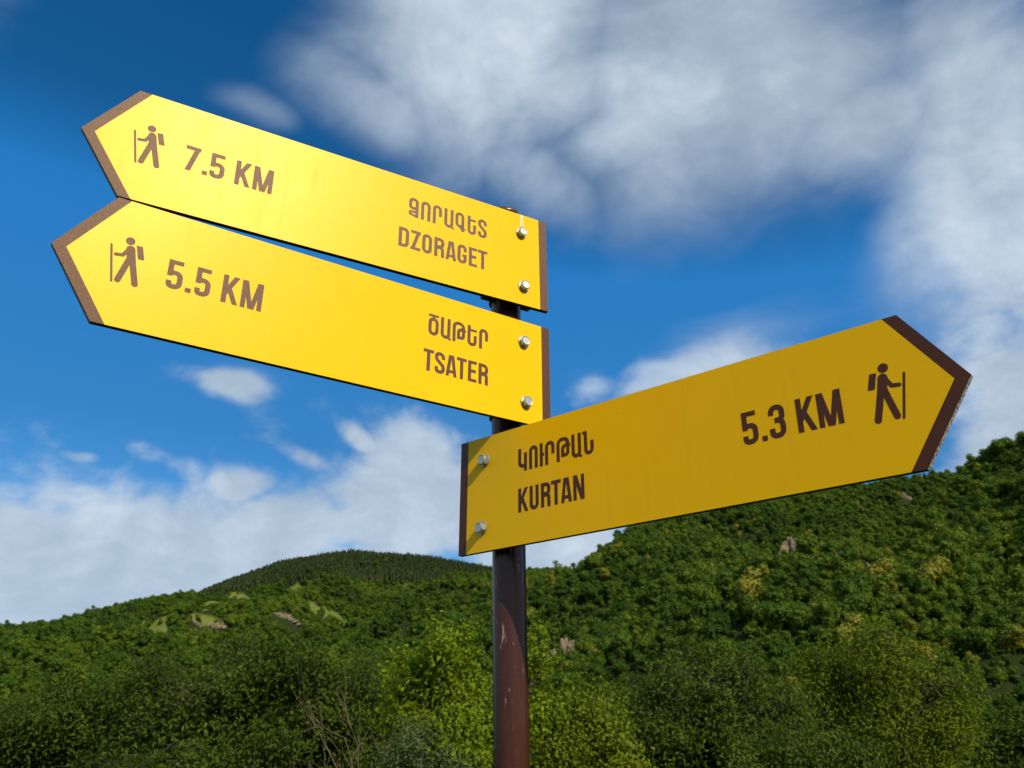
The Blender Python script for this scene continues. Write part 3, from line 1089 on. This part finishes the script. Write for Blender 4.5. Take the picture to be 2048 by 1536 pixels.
pole = bpy.data.objects.new('sign_pole', None)
col.objects.link(pole)
zq = Vector(PAX).to_track_quat('Z', 'Y')
pole.matrix_world = Matrix.Translation(Vector(POLE_BASE)) @ zq.to_matrix().to_4x4()
tag(pole, 'round dark brown painted steel pole carrying the three yellow signs', 'pole')
PL = float(np.linalg.norm(POLE_TOP - POLE_BASE))
lathe('tube', [(POLE_R, z) for z in np.linspace(0, PL - .009, 60)], 'pole_paint', pole)
lathe('cap', [(POLE_R - .004, PL - .010), (POLE_R + .0016, PL - .010), (POLE_R + .0022, PL - .006), (POLE_R + .0014, PL - .0015), (POLE_R - .002, PL), (0, PL + .0006)], 'cap_metal', pole)
lathe('base_flange', [(POLE_R + .0005, .075), (.034, .066), (.038, .058), (.085, .056), (.085, .046), (POLE_R, .046)], 'pole_paint', pole)


# --- flat shapes by distance fields (lettering, symbol)
def fillet(pts, rad):
    out = [np.array(pts[0], float)]
    for a, b, c in zip(pts[:-2], pts[1:-1], pts[2:]):
        a, b, c = (np.array(q, float) for q in (a, b, c))
        u = a - b; v = c - b
        lu, lv = np.linalg.norm(u), np.linalg.norm(v)
        u, v = u / lu, v / lv
        ang = math.acos(max(-1, min(1, u @ v)))
        if ang > math.pi - .02:
            out.append(b); continue
        cut = min(rad / math.tan(ang / 2), lu * .499 if len(out) > 1 else lu * .98, lv * .499)
        r_ = cut * math.tan(ang / 2)
        ctr = b + unit(u + v) * r_ / math.sin(ang / 2)
        p0, p1 = b + u * cut, b + v * cut
        a0 = math.atan2(*(p0 - ctr)[::-1]); a1 = math.atan2(*(p1 - ctr)[::-1])
        da = (a1 - a0 + math.pi) % (2 * math.pi) - math.pi
        for t in np.linspace(0, 1, 10):
            out.append(ctr + r_ * np.array([math.cos(a0 + da * t), math.sin(a0 + da * t)]))
    out.append(np.array(pts[-1], float))
    return out


def d_path(X, Y, pts, w, caps='butt'):
    best = np.full(X.shape, 1e9)
    n = len(pts) - 1
    for i in range(n):
        a, b = pts[i], pts[i + 1]
        ab = b - a; L = np.linalg.norm(ab)
        if L < 1e-9:
            continue
        u = ab / L
        t = (X - a[0]) * u[0] + (Y - a[1]) * u[1]
        q = np.abs(-(X - a[0]) * u[1] + (Y - a[1]) * u[0])
        tl = -t if (i > 0 or caps == 'round') else None
        lo = np.maximum(-t, 0); hi = np.maximum(t - L, 0)
        d = np.hypot(np.maximum(lo, hi), q) - w / 2
        if caps == 'butt':
            if i == 0:
                d = np.maximum(d, -t)
            if i == n - 1:
                d = np.maximum(d, t - L)
        best = np.minimum(best, d)
    return best


def d_poly(X, Y, poly, rnd=0.0):
    poly = np.array(poly, float)
    c = poly.mean(0)
    dd = np.full(X.shape, 1e9); ins = np.zeros(X.shape, bool)
    n = len(poly)
    for i in range(n):
        a, b = poly[i], poly[(i + 1) % n]
        ab = b - a
        t = np.clip(((X - a[0]) * ab[0] + (Y - a[1]) * ab[1]) / (ab @ ab), 0, 1)
        dd = np.minimum(dd, np.hypot(X - a[0] - t * ab[0], Y - a[1] - t * ab[1]))
        cr = ((a[1] > Y) != (b[1] > Y)) & (X < ab[0] * (Y - a[1]) / (ab[1] if abs(ab[1]) > 1e-9 else 1e-9) + a[0])
        ins ^= cr
    return np.where(ins, -dd, dd) - rnd


def glyph(ch, W, H, s):
    """strokes of a condensed capital: (points, corner radius, width)"""
    h = s / 2
    rr = W / 2 - h
    S = []

    def st(pts, r=0.0, w=s):
        S.append((pts, r, w))
    if ch == 'K':
        st([(h, 0), (h, H)]); st([(h * .9, H * .30), (W - h * .95, H + 2)], 0, s * .98); st([(h + s * .55, H * .66), (W - h * .85, -2)], 0, s * .98)
    elif ch == 'U':
        st([(h, H), (h, h), (W - h, h), (W - h, H)], rr)
    elif ch == 'R':
        st([(h, 0), (h, H)]); st([(h, H - h), (W - h, H - h), (W - h, H * .53), (h, H * .53)], rr * .95); st([(h, H * .49), (W - h - .25, H * .49), (W - h, -.1)], rr * .7)
    elif ch == 'T':
        st([(0, H - h * .92), (W, H - h * .92)], 0, s * .92); st([(W / 2, 0), (W / 2, H - .5)])
    elif ch == 'A':
        st([(h * .93, -1), (W / 2 - s * .28, H + 1)], 0, s * .95); st([(W - h * .93, -1), (W / 2 + s * .28, H + 1)], 0, s * .95); st([(W * .25, H * .22), (W * .75, H * .22)], 0, s * .86)
    elif ch == 'N':
        st([(h * .95, 0), (h * .95, H)], 0, s * .95); st([(W - h * .95, 0), (W - h * .95, H)], 0, s * .95); st([(h * 1.1, H + 1), (W - h * 1.1, -1)], 0, s * 1.02)
    elif ch == 'D':
        st([(h, 0), (h, H)]); st([(h, H - h), (W - h, H - h), (W - h, h), (h, h)], rr * .9)
    elif ch == 'Z':
        st([(.3, H - h * .92), (W - .3, H - h * .92)], 0, s * .92); st([(0, h * .92), (W - .2, h * .92)], 0, s * .92); st([(W - h * 1.12, H + .5), (h * 1.05, -.5)], 0, s)
    elif ch == 'O':
        st([(h, H / 2), (h, H - h), (W - h, H - h), (W - h, h), (h, h), (h, H / 2)], rr)
    elif ch == 'G':
        st([(W - h, H * .64), (W - h, H - h), (h, H - h), (h, h), (W - h, h), (W - h, H * .5)], rr); st([(W * .54, H * .5 - h * .8), (W, H * .5 - h * .8)], 0, s * .8)
    elif ch == 'E':
        st([(h, 0), (h, H)])
        st([(h, H - h * .92), (W, H - h * .92)], 0, s * .92); st([(h, h * .92), (W, h * .92)], 0, s * .92); st([(h, H * .515), (W * .90, H * .515)], 0, s * .92)
    elif ch == 'S':
        st([(W - h, H * .68), (W - h, H - h), (h, H - h), (h, H * .66), (W - h, H * .36), (W - h, h), (h, h), (h, H * .31)], rr)
    elif ch == '5':
        st([(h, H * .43), (h, H)]); st([(h, H - h * .92), (W * .93, H - h * .92)], 0, s * .92)
        st([(h * 1.0, H * .555), (W - h, H * .565), (W - h, h), (h, h), (h, H * .27)], rr * .95)
    elif ch == '3':
        st([(h, H * .70), (h, H - h), (W - h, H - h), (W - h, H * .54), (W * .36, H * .53)], rr * .95)
        st([(W * .36, H * .53), (W - h, H * .52), (W - h, h), (h, h), (h, H * .31)], rr * .95)
    elif ch == '7':
        st([(0, H - h * .92), (W, H - h * .92)], 0, s * .92); st([(W - h * 1.05, H + .3), (W * .28, -1)], 0, s * 1.02)
    elif ch == 'M':
        st([(h * .95, 0), (h * .95, H)], 0, s * .95); st([(W - h * .95, 0), (W - h * .95, H)], 0, s * .95)
        st([(h * 1.25, H + 1), (W / 2 - s * .08, -1)], 0, s * .95); st([(W - h * 1.25, H + 1), (W / 2 + s * .08, -1)], 0, s * .95)
    elif ch == '.':
        st([(W / 2, 0), (W / 2, s)], 0, W)
    # Armenian capitals of the same condensed face
    elif ch == 'Ձ':
        st([(h, H * .72), (h, H - h), (W - h, H - h), (W - h, H * .45), (h, H * .45), (h, H * .72)], rr * .92)
        st([(W - h, H * .75), (W - h, -.2)])
        st([(W, H * .02), (W * .45, H * .10), (h * .7, H * .12), (h * .7, H * .27), (W * .55, H * .27), (W - h, H * .31)], 2.4, s * .78)
    elif ch == 'ո':
        st([(h, 0), (h, H - h), (W - h, H - h), (W - h, 0)], rr)
    elif ch == 'ր':
        st([(h, 0), (h, H - h), (W - h, H - h), (W - h, H * .43)], rr)
    elif ch == 'ա':
        st([(h, H), (h, h), (W - h, h), (W - h, H)], rr); st([(W - h * 1.9, h * 1.4), (W + .9, -.1)], 0, s * .72)
    elif ch == 'գ':
        st([(h, H * .6), (h, H - h), (W - h, H - h), (W - h, H * .21 + h * .6), (h, H * .21 + h * .6), (h, H * .6)], rr)
        st([(W - h, 0), (W - h, H * .7)]); st([(W * .5, H * .145), (W + 2.6, H * .145)], 0, s * .6)
    elif ch == 'ե':
        st([(h, H), (h, h), (W - h, h), (W - h, H * .54)], rr); st([(h, H * .775), (W, H * .775)], 0, s * .78)
    elif ch == 'Ծ':
        st([(0, H - s * .36), (W, H - s * .36)], 0, s * .72)
        st([(h, H * .4), (h, H * .85 - h), (W - h, H * .85 - h), (W - h, h), (h, h), (h, H * .4)], rr); st([(W * .5, H * .70), (W * .5, H * .95)], 0, s * .8)
    elif ch == 'թ':
        q = W - 1.6
        st([(h, 0), (h, H - h), (q - h, H - h), (q - h, H * .3)], rr * .75)
        st([(q - h, H * .62), (q - h, H * .16 + h), (W * .33 + h, H * .16 + h), (W * .33 + h, H * .66 - h), (q - h, H * .68)], rr * .42)
        st([(q - s, H * .615), (W, H * .615)], 0, s * .8); st([(W * .33, H * .16 + h), (W * .6, H * .16 + h)])
    elif ch == 'Կ':
        st([(h, H), (h, H * .155 + h), (W - h, H * .155 + h)], rr); st([(W - h, 0), (W - h, H * .79)])
    elif ch == 'ւ':
        st([(h, 0), (h, H)]); st([(h, H * .5), (W, H * .5)], 0, s * .8)
    elif ch == 'ն':
        st([(0, H - s * .42), (2.4 + h, H - s * .42)], 0, s * .84); st([(2.2 + h, H), (2.2 + h, h), (W - h, h), (W - h, H * .57)], rr)
    return S


def field_text(items, y0, H, s):
    """items: (char, x, width). returns field function and bounds"""
    def f(X, Y):
        best = np.full(X.shape, 1e9)
        for ch, x, W in items:
            over = 3.2 if ch in 'գա' else (.1)
            sel = (X[0] > x - 3) & (X[0] < x + W + 5)
            if not sel.any():
                continue
            xs, ys = X[:, sel] - x, Y[:, sel] - y0
            d = np.full(xs.shape, 1e9)
            for pts, r, w in glyph(ch, W, H, s):
                P = fillet(pts, r) if r > 0 and len(pts) > 2 else [np.array(q, float) for q in pts]
                d = np.minimum(d, d_path(xs, ys, P, w))
            lowcut = -1.3 if ch == 'ա' else 0
            box = np.maximum.reduce([-xs, xs - W - over, lowcut - ys, ys - H])
            best[:, sel] = np.minimum(best[:, sel], np.maximum(d, box))
        return best
    xs = [x for _, x, _ in items]
    return f, (min(xs) - 2, max(x + w for _, x, w in items) + 4, y0 - 3, y0 + H + 3)


def field_hiker(X, Y):
    A = np.array
    d = np.hypot((X - 578.4) / 1.0, (Y - 108.3) / 1.02) - 4.95
    d = np.minimum(d, d_poly(X, Y, [(565.4, 104.6), (570.5, 104.2), (566.8, 89.0), (561.5, 89.3)], .8))
    d = np.minimum(d, d_path(X, Y, [A([576.4, 98.0]), A([573.6, 84.0])], 9.6, 'round'))
    d = np.minimum(d, d_path(X, Y, [A([572.9, 86.5]), A([565.4, 56.3])], 6.9, 'round'))
    d = np.minimum(d, d_path(X, Y, [A([575.6, 86.5]), A([583.3, 56.6])], 6.7, 'round'))
    d = np.minimum(d, d_path(X, Y, [A([578.2, 98.0]), A([583.2, 88.4]), A([590.2, 87.3])], 4.3, 'round'))
    d = np.minimum(d, d_path(X, Y, [A([596.6, 98.0]), A([588.9, 53.4])], 2.5, 'round'))
    return d


def flat_mesh(name, f, bounds, mat, z, tomap, step=.36, thick=.00018):
    """contour the field into a thin raised sheet; tomap(x, y) -> sign plane (metres)"""
    x0, x1, y0, y1 = bounds
    xs = np.arange(x0, x1, step); ys = np.arange(y0, y1, step)
    X, Y = np.meshgrid(xs, ys)
    D = f(X, Y)
    V, Fl, key = [], {3: [], 4: [], 5: [], 6: []}, {}

    def vid(x, y):
        k = (round(x, 4), round(y, 4))
        if k not in key:
            key[k] = len(V); V.append((x, y))
        return key[k]
    ins = D < 0
    full = ins[:-1, :-1] & ins[1:, :-1] & ins[:-1, 1:] & ins[1:, 1:]
    some = (ins[:-1, :-1] | ins[1:, :-1] | ins[:-1, 1:] | ins[1:, 1:]) & ~full
    for j in range(len(ys) - 1):
        i = 0
        row = full[j]
        while i < len(xs) - 1:
            if row[i]:
                k = i
                while k < len(xs) - 1 and row[k]:
                    k += 1
                Fl[4].append([vid(xs[i], ys[j]), vid(xs[k], ys[j]), vid(xs[k], ys[j + 1]), vid(xs[i], ys[j + 1])])
                i = k
            else:
                i += 1
    for j, i in zip(*np.nonzero(some)):
        cs = [(xs[i], ys[j], D[j, i]), (xs[i + 1], ys[j], D[j, i + 1]), (xs[i + 1], ys[j + 1], D[j + 1, i + 1]), (xs[i], ys[j + 1], D[j + 1, i])]
        poly = []
        for a in range(4):
            p, q = cs[a], cs[(a + 1) % 4]
            if p[2] < 0:
                poly.append(vid(p[0], p[1]))
            if (p[2] < 0) != (q[2] < 0):
                t = p[2] / (p[2] - q[2])
                poly.append(vid(p[0] + (q[0] - p[0]) * t, p[1] + (q[1] - p[1]) * t))
        poly = list(dict.fromkeys(poly))
        if 3 <= len(poly) <= 6:
            Fl[len(poly)].append(poly)
    V = np.array(V)
    u, v = tomap(V[:, 0], V[:, 1])
    return np_mesh(name, np.stack([u, v, np.full(len(V), z)], -1), [np.array(q) for q in Fl.values() if q], mat)


SH, SL, ST_, SBW, SCW = .160, .6001, .0527, .01413, .01427
BOARD_T = .0074


def board_part(name, poly, z0, z1, mat, parent, edge_mat=None, bevel=0.0, pale=()):
    bm = bmesh.new()
    a = [bm.verts.new((x, y, z0)) for x, y in poly]
    b = [bm.verts.new((x, y, z1)) for x, y in poly]
    top = bm.faces.new(b)
    bm.faces.new(a[::-1])
    n = len(poly)
    mats = [mat] + ([edge_mat] if edge_mat else []) + (['pale_cut_edge'] if pale else [])
    for k in range(n):
        f = bm.faces.new([a[k], a[(k + 1) % n], b[(k + 1) % n], b[k]])
        if edge_mat:
            f.material_index = 2 if k in pale else 1
    bmesh.ops.recalc_face_normals(bm, faces=bm.faces)
    if bevel:
        bmesh.ops.bevel(bm, geom=[e for e in bm.edges], offset=bevel, segments=2, affect='EDGES')
    return bm_obj(name, bm, mats, parent)


def hex_bolt(parent, u, v, z, turn, tiltx, tilty):
    # washer and chamfered hexagon head
    bm = bmesh.new()
    seg = 28
    prof = [(.0042, 0), (.0088, 0), (.0092, .0005), (.0092, .0013), (.0087, .0017), (.0042, .0017)]
    rings = [[bm.verts.new((r * math.cos(k * 6.28318 / seg), r * math.sin(k * 6.28318 / seg), zz)) for k in range(seg)] for r, zz in prof]
    for a, b in zip(rings[:-1], rings[1:]):
        for k in range(seg):
            bm.faces.new([a[k], a[(k + 1) % seg], b[(k + 1) % seg], b[k]])
    bmesh.ops.recalc_face_normals(bm, faces=bm.faces)
    bolt = bpy.data.objects.new('bolt', None)
    bm2 = bmesh.new()
    R0 = .0077
    hh = .0064
    lv = [(R0, 0, 6), (R0, hh - .0010, 6), (R0 * .90, hh, 24)]
    base = [bm2.verts.new((R0 * math.cos(k * math.pi / 12), R0 * math.sin(k * math.pi / 12), 0)) for k in range(24)]
    for k, vv in enumerate(base):     # flatten the circle to a hexagon
        ang = (k * 15) % 60 - 30
        q = R0 * math.cos(R(30)) / math.cos(R(ang))
        vv.co.x *= q / R0; vv.co.y *= q / R0
    up_ = []
    for k, vv in enumerate(base):
        corner = abs(((k * 15) % 60) - 30) / 30.0
        up_.append(bm2.verts.new((vv.co.x, vv.co.y, hh - .0004 - .0011 * corner ** 2)))
    rim = [bm2.verts.new((R0 * .80 * math.cos(k * math.pi / 12), R0 * .80 * math.sin(k * math.pi / 12), hh)) for k in range(24)]
    dish = [bm2.verts.new((R0 * .70 * math.cos(k * math.pi / 12), R0 * .70 * math.sin(k * math.pi / 12), hh - .00035)) for k in range(24)]
    for k in range(24):
        k2 = (k + 1) % 24
        for a, b in ((base, up_), (up_, rim), (rim, dish)):
            bm2.faces.new([a[k], a[k2], b[k2], b[k]])
    bm2.faces.new(dish)
    bmesh.ops.recalc_face_normals(bm2, faces=bm2.faces)
    for vv in bm2.verts:
        vv.co.z += .0017
    head = bm_obj('bolt', bm2, 'zinc_steel', parent)
    head.matrix_local = Matrix.Translation((u, v, z)) @ Matrix.Rotation(tiltx, 4, 'X') @ Matrix.Rotation(tilty, 4, 'Y') @ Matrix.Rotation(turn, 4, 'Z')
    bm_obj('washer', bm, 'zinc_steel', head)
    return head


def make_sign(name, corner, yaw, tilt, pointing, label, texts, streak=False, pale=(), seed=0):
    """sign frame: local x reads left to right, y up, z out of the face towards the viewer.
    corner: lower corner of the blunt end; u runs from there to the point."""
    g = random.Random(seed)
    corner = np.array(corner) + CAM
    du = np.array([math.cos(yaw) * math.cos(tilt), math.sin(yaw) * math.cos(tilt), math.sin(tilt)])
    dv = np.array([-math.sin(tilt) * math.cos(yaw), -math.sin(tilt) * math.sin(yaw), math.cos(tilt)])
    sg = 1 if pointing == 'right' else -1
    ex = du * sg
    ez = np.cross(ex, dv)
    root = bpy.data.objects.new(name, None)
    col.objects.link(root)
    M = Matrix.Identity(4)
    for i in range(3):
        M[i][0], M[i][1], M[i][2], M[i][3] = ex[i], dv[i], ez[i], corner[i]
    root.matrix_world = M
    root.empty_display_size = .05
    tag(root, label, 'sign')

    def P(pts):
        q = [(sg * u, v) for u, v in pts]
        return q if sg > 0 else q[::-1]
    zf = 0.0
    L, T, H, b, c = SL, ST_, SH, SBW, SCW
    edges = P([(0, 0), (L, 0), (L + T, H / 2), (L, H), (0, H)])
    board_part('board', edges, -BOARD_T, -.0003, 'bracket_paint', root, 'board_core', .0, pale)
    board_part('yellow_face', P([(b, 0), (L - c, 0), (L + T - c, H / 2), (L - c, H), (b, H)]), -.0003, 0, 'yellow_film', root)
    board_part('end_band', P([(0, 0), (b, 0), (b, H), (0, H)]), -.0003, .00004, 'brown_laminate', root)
    board_part('arrow_band', P([(L - c, 0), (L, 0), (L + T, H / 2), (L, H), (L - c, H), (L + T - c, H / 2)]), -.0003, .00004, 'brown_laminate', root)
    tomap = lambda x, y: (x * .001, y * .001)
    for items, y0, hh, s in texts:
        f, bd = field_text(items, y0, hh, s)
        link('lettering', flat_mesh('lettering', f, bd, 'brown_laminate', .00012, tomap), root)
    if sg > 0:
        fh = field_hiker; bd = (558, 601, 50, 116)
    else:
        fh = lambda X, Y: field_hiker(-X, Y); bd = (-601, -558, 50, 116)
    link('hiker_symbol', flat_mesh('hiker_symbol', fh, bd, 'brown_laminate', .00012, tomap, .3), root)
    for u, v in ((.0462, .1255), (.0428, .0315)):
        hex_bolt(root, sg * u, v, .0001, g.uniform(0, 1), g.uniform(-.05, .05), g.uniform(-.05, .05))
    if streak:
        A = np.array
        pth = [[A([-45.5, 160.5]), A([-45.8, 150]), A([-46.2, 139])], [A([-43.2, 160.5]), A([-43.0, 150]), A([-41.0, 139]), A([-40.0, 131])], [A([-44.5, 160.5]), A([-44.3, 156])]]

        def fs(X, Y):
            d = np.full(X.shape, 9.)
            for q, w in zip(pth, (2.0, 1.5, 4.5)):
                d = np.minimum(d, d_path(X, Y, q, w, 'round'))
            d = d + .45 * np.sin(Y * 1.3) * np.sin(X * 2.1 + Y * .4) + .25 * np.sin(Y * 3.1 + 1)
            return np.maximum(d, Y - 159.8)
        o = link('dried_streak', flat_mesh('dried_streak', fs, (-52, -36, 126, 161), 'dried_streak', .00014, tomap, .3), root)
        o['label'] = 'cream dried streak running down to the upper bolt'
    # clamp at each bolt: bar behind the board, ring round the pole, clamping bolt with nut
    Mi = np.array(M.inverted())
    pa = (Mi @ np.append(POLE_LOW, 1))[:3]
    pd = Mi[:3, :3] @ PAX
    for v in (.1255, .0315):
        t = (v - pa[1]) / pd[1]
        pc = pa + pd * t                         # pole centre in the sign frame
        bm = bmesh.new()

        def box(x0, x1, y0, y1, z0, z1):
            vs = [bm.verts.new((x, y, z)) for x in (x0, x1) for y in (y0, y1) for z in (z0, z1)]
            for q in ((0, 1, 3, 2), (4, 6, 7, 5), (0, 4, 5, 1), (2, 3, 7, 6), (0, 2, 6, 4), (1, 5, 7, 3)):
                bm.faces.new([vs[k] for k in q])
        hx = .050
        zb = pc[2] + POLE_R + .0035              # front of the ring
        box(pc[0] - hx, pc[0] + hx, v - .013, v + .013, -BOARD_T - .0050, -BOARD_T - .0002)
        # ring
        seg = 36
        rings = []
        for rad, yy in ((POLE_R + .0004, v - .012), (POLE_R + .0036, v - .012), (POLE_R + .0036, v + .012), (POLE_R + .0004, v + .012)):
            rings.append([bm.verts.new((pc[0] + rad * math.cos(k * 6.283185 / seg), yy, pc[2] + rad * math.sin(k * 6.283185 / seg))) for k in range(seg)])
        for a in range(4):
            for k in range(seg):
                k2 = (k + 1) % seg
                bm.faces.new([rings[a][k], rings[a][k2], rings[(a + 1) % 4][k2], rings[(a + 1) % 4][k]])
        # spacer block between ring and bar
        if -BOARD_T - .0052 > zb - .001:
            box(pc[0] - .012, pc[0] + .012, v - .0115, v + .0115, zb - .0015, -BOARD_T - .0048)
        # ears left and right of the ring
        for sx in (-1, 1):
            xa, xb = sorted((pc[0] + sx * (POLE_R + .003), pc[0] + sx * (POLE_R + .019)))
            box(xa, xb, v - .0118, v + .0118, pc[2] + .0010, pc[2] + .0042)
            box(xa, xb, v - .0118, v + .0118, pc[2] - .0042, pc[2] - .0010)
        bmesh.ops.recalc_face_normals(bm, faces=bm.faces)
        clamp = bm_obj('pole_clamp', bm, 'bracket_paint', root)
        for sx in (-1, 1):
            bn = bmesh.new()
            cx = pc[0] + sx * (POLE_R + .0115)
            bmesh.ops.create_cone(bn, cap_ends=True, segments=6, radius1=.0066, radius2=.0066, depth=.0055, matrix=Matrix.Translation((cx, v, pc[2] + .0072)))
            bmesh.ops.create_cone(bn, cap_ends=True, segments=6, radius1=.0066, radius2=.0066, depth=.0055, matrix=Matrix.Translation((cx, v, pc[2] - .0072)))
            bmesh.ops.create_cone(bn, cap_ends=True, segments=14, radius1=.0036, radius2=.0036, depth=.030, matrix=Matrix.Translation((cx, v, pc[2])))
            bm_obj('nut', bn, 'zinc_steel', clamp)
    return root


def mirror_line(spec):
    """(char, u of left side, u of right side) measured from the blunt end -> reading x"""
    return [(c, -ul, ul - ur) for c, ul, ur in spec]


CAPY, CAPH, CAPS = 42.0, 32.0, 5.15
ARY, ARH, ARS = 96.6, 31.8, 4.9
KMY, KMH, KMS = 62.4, 37.0, 6.0
A_T = [
    (mirror_line([('7', 535.6, 517.6), ('.', 513.2, 506.6), ('5', 504.4, 486.4), ('K', 473.2, 453.0), ('M', 450.2, 424.8)]), 63.4, 37.4, 6.1),
    (mirror_line([('D', 245.6, 229.8), ('Z', 227.3, 211.8), ('O', 209.6, 194.3), ('R', 190.7, 174.8), ('A', 172.6, 155.7), ('G', 153.8, 138.6), ('E', 135.3, 121.6), ('T', 120.4, 104.4)]), 41.3, CAPH, CAPS),
    (mirror_line([('Ձ', 232.4, 217.2), ('ո', 213.4, 198.4), ('ր', 194.8, 180.3), ('ա', 176.3, 161.4), ('գ', 158.2, 143.6), ('ե', 138.2, 124.0), ('S', 120.6, 105.8)]), 95.6, 32.6, ARS),
]
B_T = [
    (mirror_line([('5', 534.6, 516.9), ('.', 513.0, 506.4), ('5', 503.0, 485.6), ('K', 472.6, 452.6), ('M', 450.0, 424.5)]), 63.0, 37.2, 6.1),
    (mirror_line([('T', 206.0, 190.4), ('S', 188.8, 173.2), ('A', 172.0, 154.8), ('T', 155.2, 139.8), ('E', 137.5, 123.7), ('R', 120.8, 105.3)]), 42.0, 31.6, CAPS),
    (mirror_line([('Ծ', 200.6, 185.0), ('ա', 181.8, 166.7), ('թ', 163.3, 142.0), ('ե', 139.6, 124.7), ('ր', 120.8, 106.3)]), 96.0, 31.8, ARS),
]
C_T = [
    ([('5', 425.4, 17.6), ('.', 446.7, 5.9), ('3', 455.9, 18.0), ('K', 486.4, 20.2), ('M', 508.6, 25.1)], 61.7, 37.4, 6.0),
    ([('K', 106.4, 17.4), ('U', 125.8, 15.0), ('R', 144.5, 15.4), ('T', 160.9, 15.9), ('A', 176.6, 17.0), ('N', 196.0, 16.9)], 42.0, 32.0, CAPS),
    ([('Կ', 106.6, 15.0), ('ո', 125.3, 14.6), ('ւ', 143.4, 7.4), ('ր', 152.2, 15.5), ('թ', 171.0, 22.2), ('ա', 195.0, 15.0), ('ն', 212.3, 17.0)], 96.6, 31.8, 5.0),
]
make_sign('direction_sign', (.05533, 1.10563, .60232), R(209.493), R(-.213), 'left',
          'topmost yellow arrow sign pointing left, reading 7.5 KM DZORAGET', A_T, True, seed=1)
make_sign('direction_sign', (.05499, 1.10675, .41326), R(212.850), R(.311), 'left',
          'middle yellow arrow sign pointing left, reading 5.5 KM TSATER', B_T, seed=2)
make_sign('direction_sign', (-.07337, 1.12079, .23576), R(-40.722), R(-.402), 'right',
          'lowest yellow arrow sign pointing right, reading 5.3 KM KURTAN', C_T, pale=(1,), seed=3)
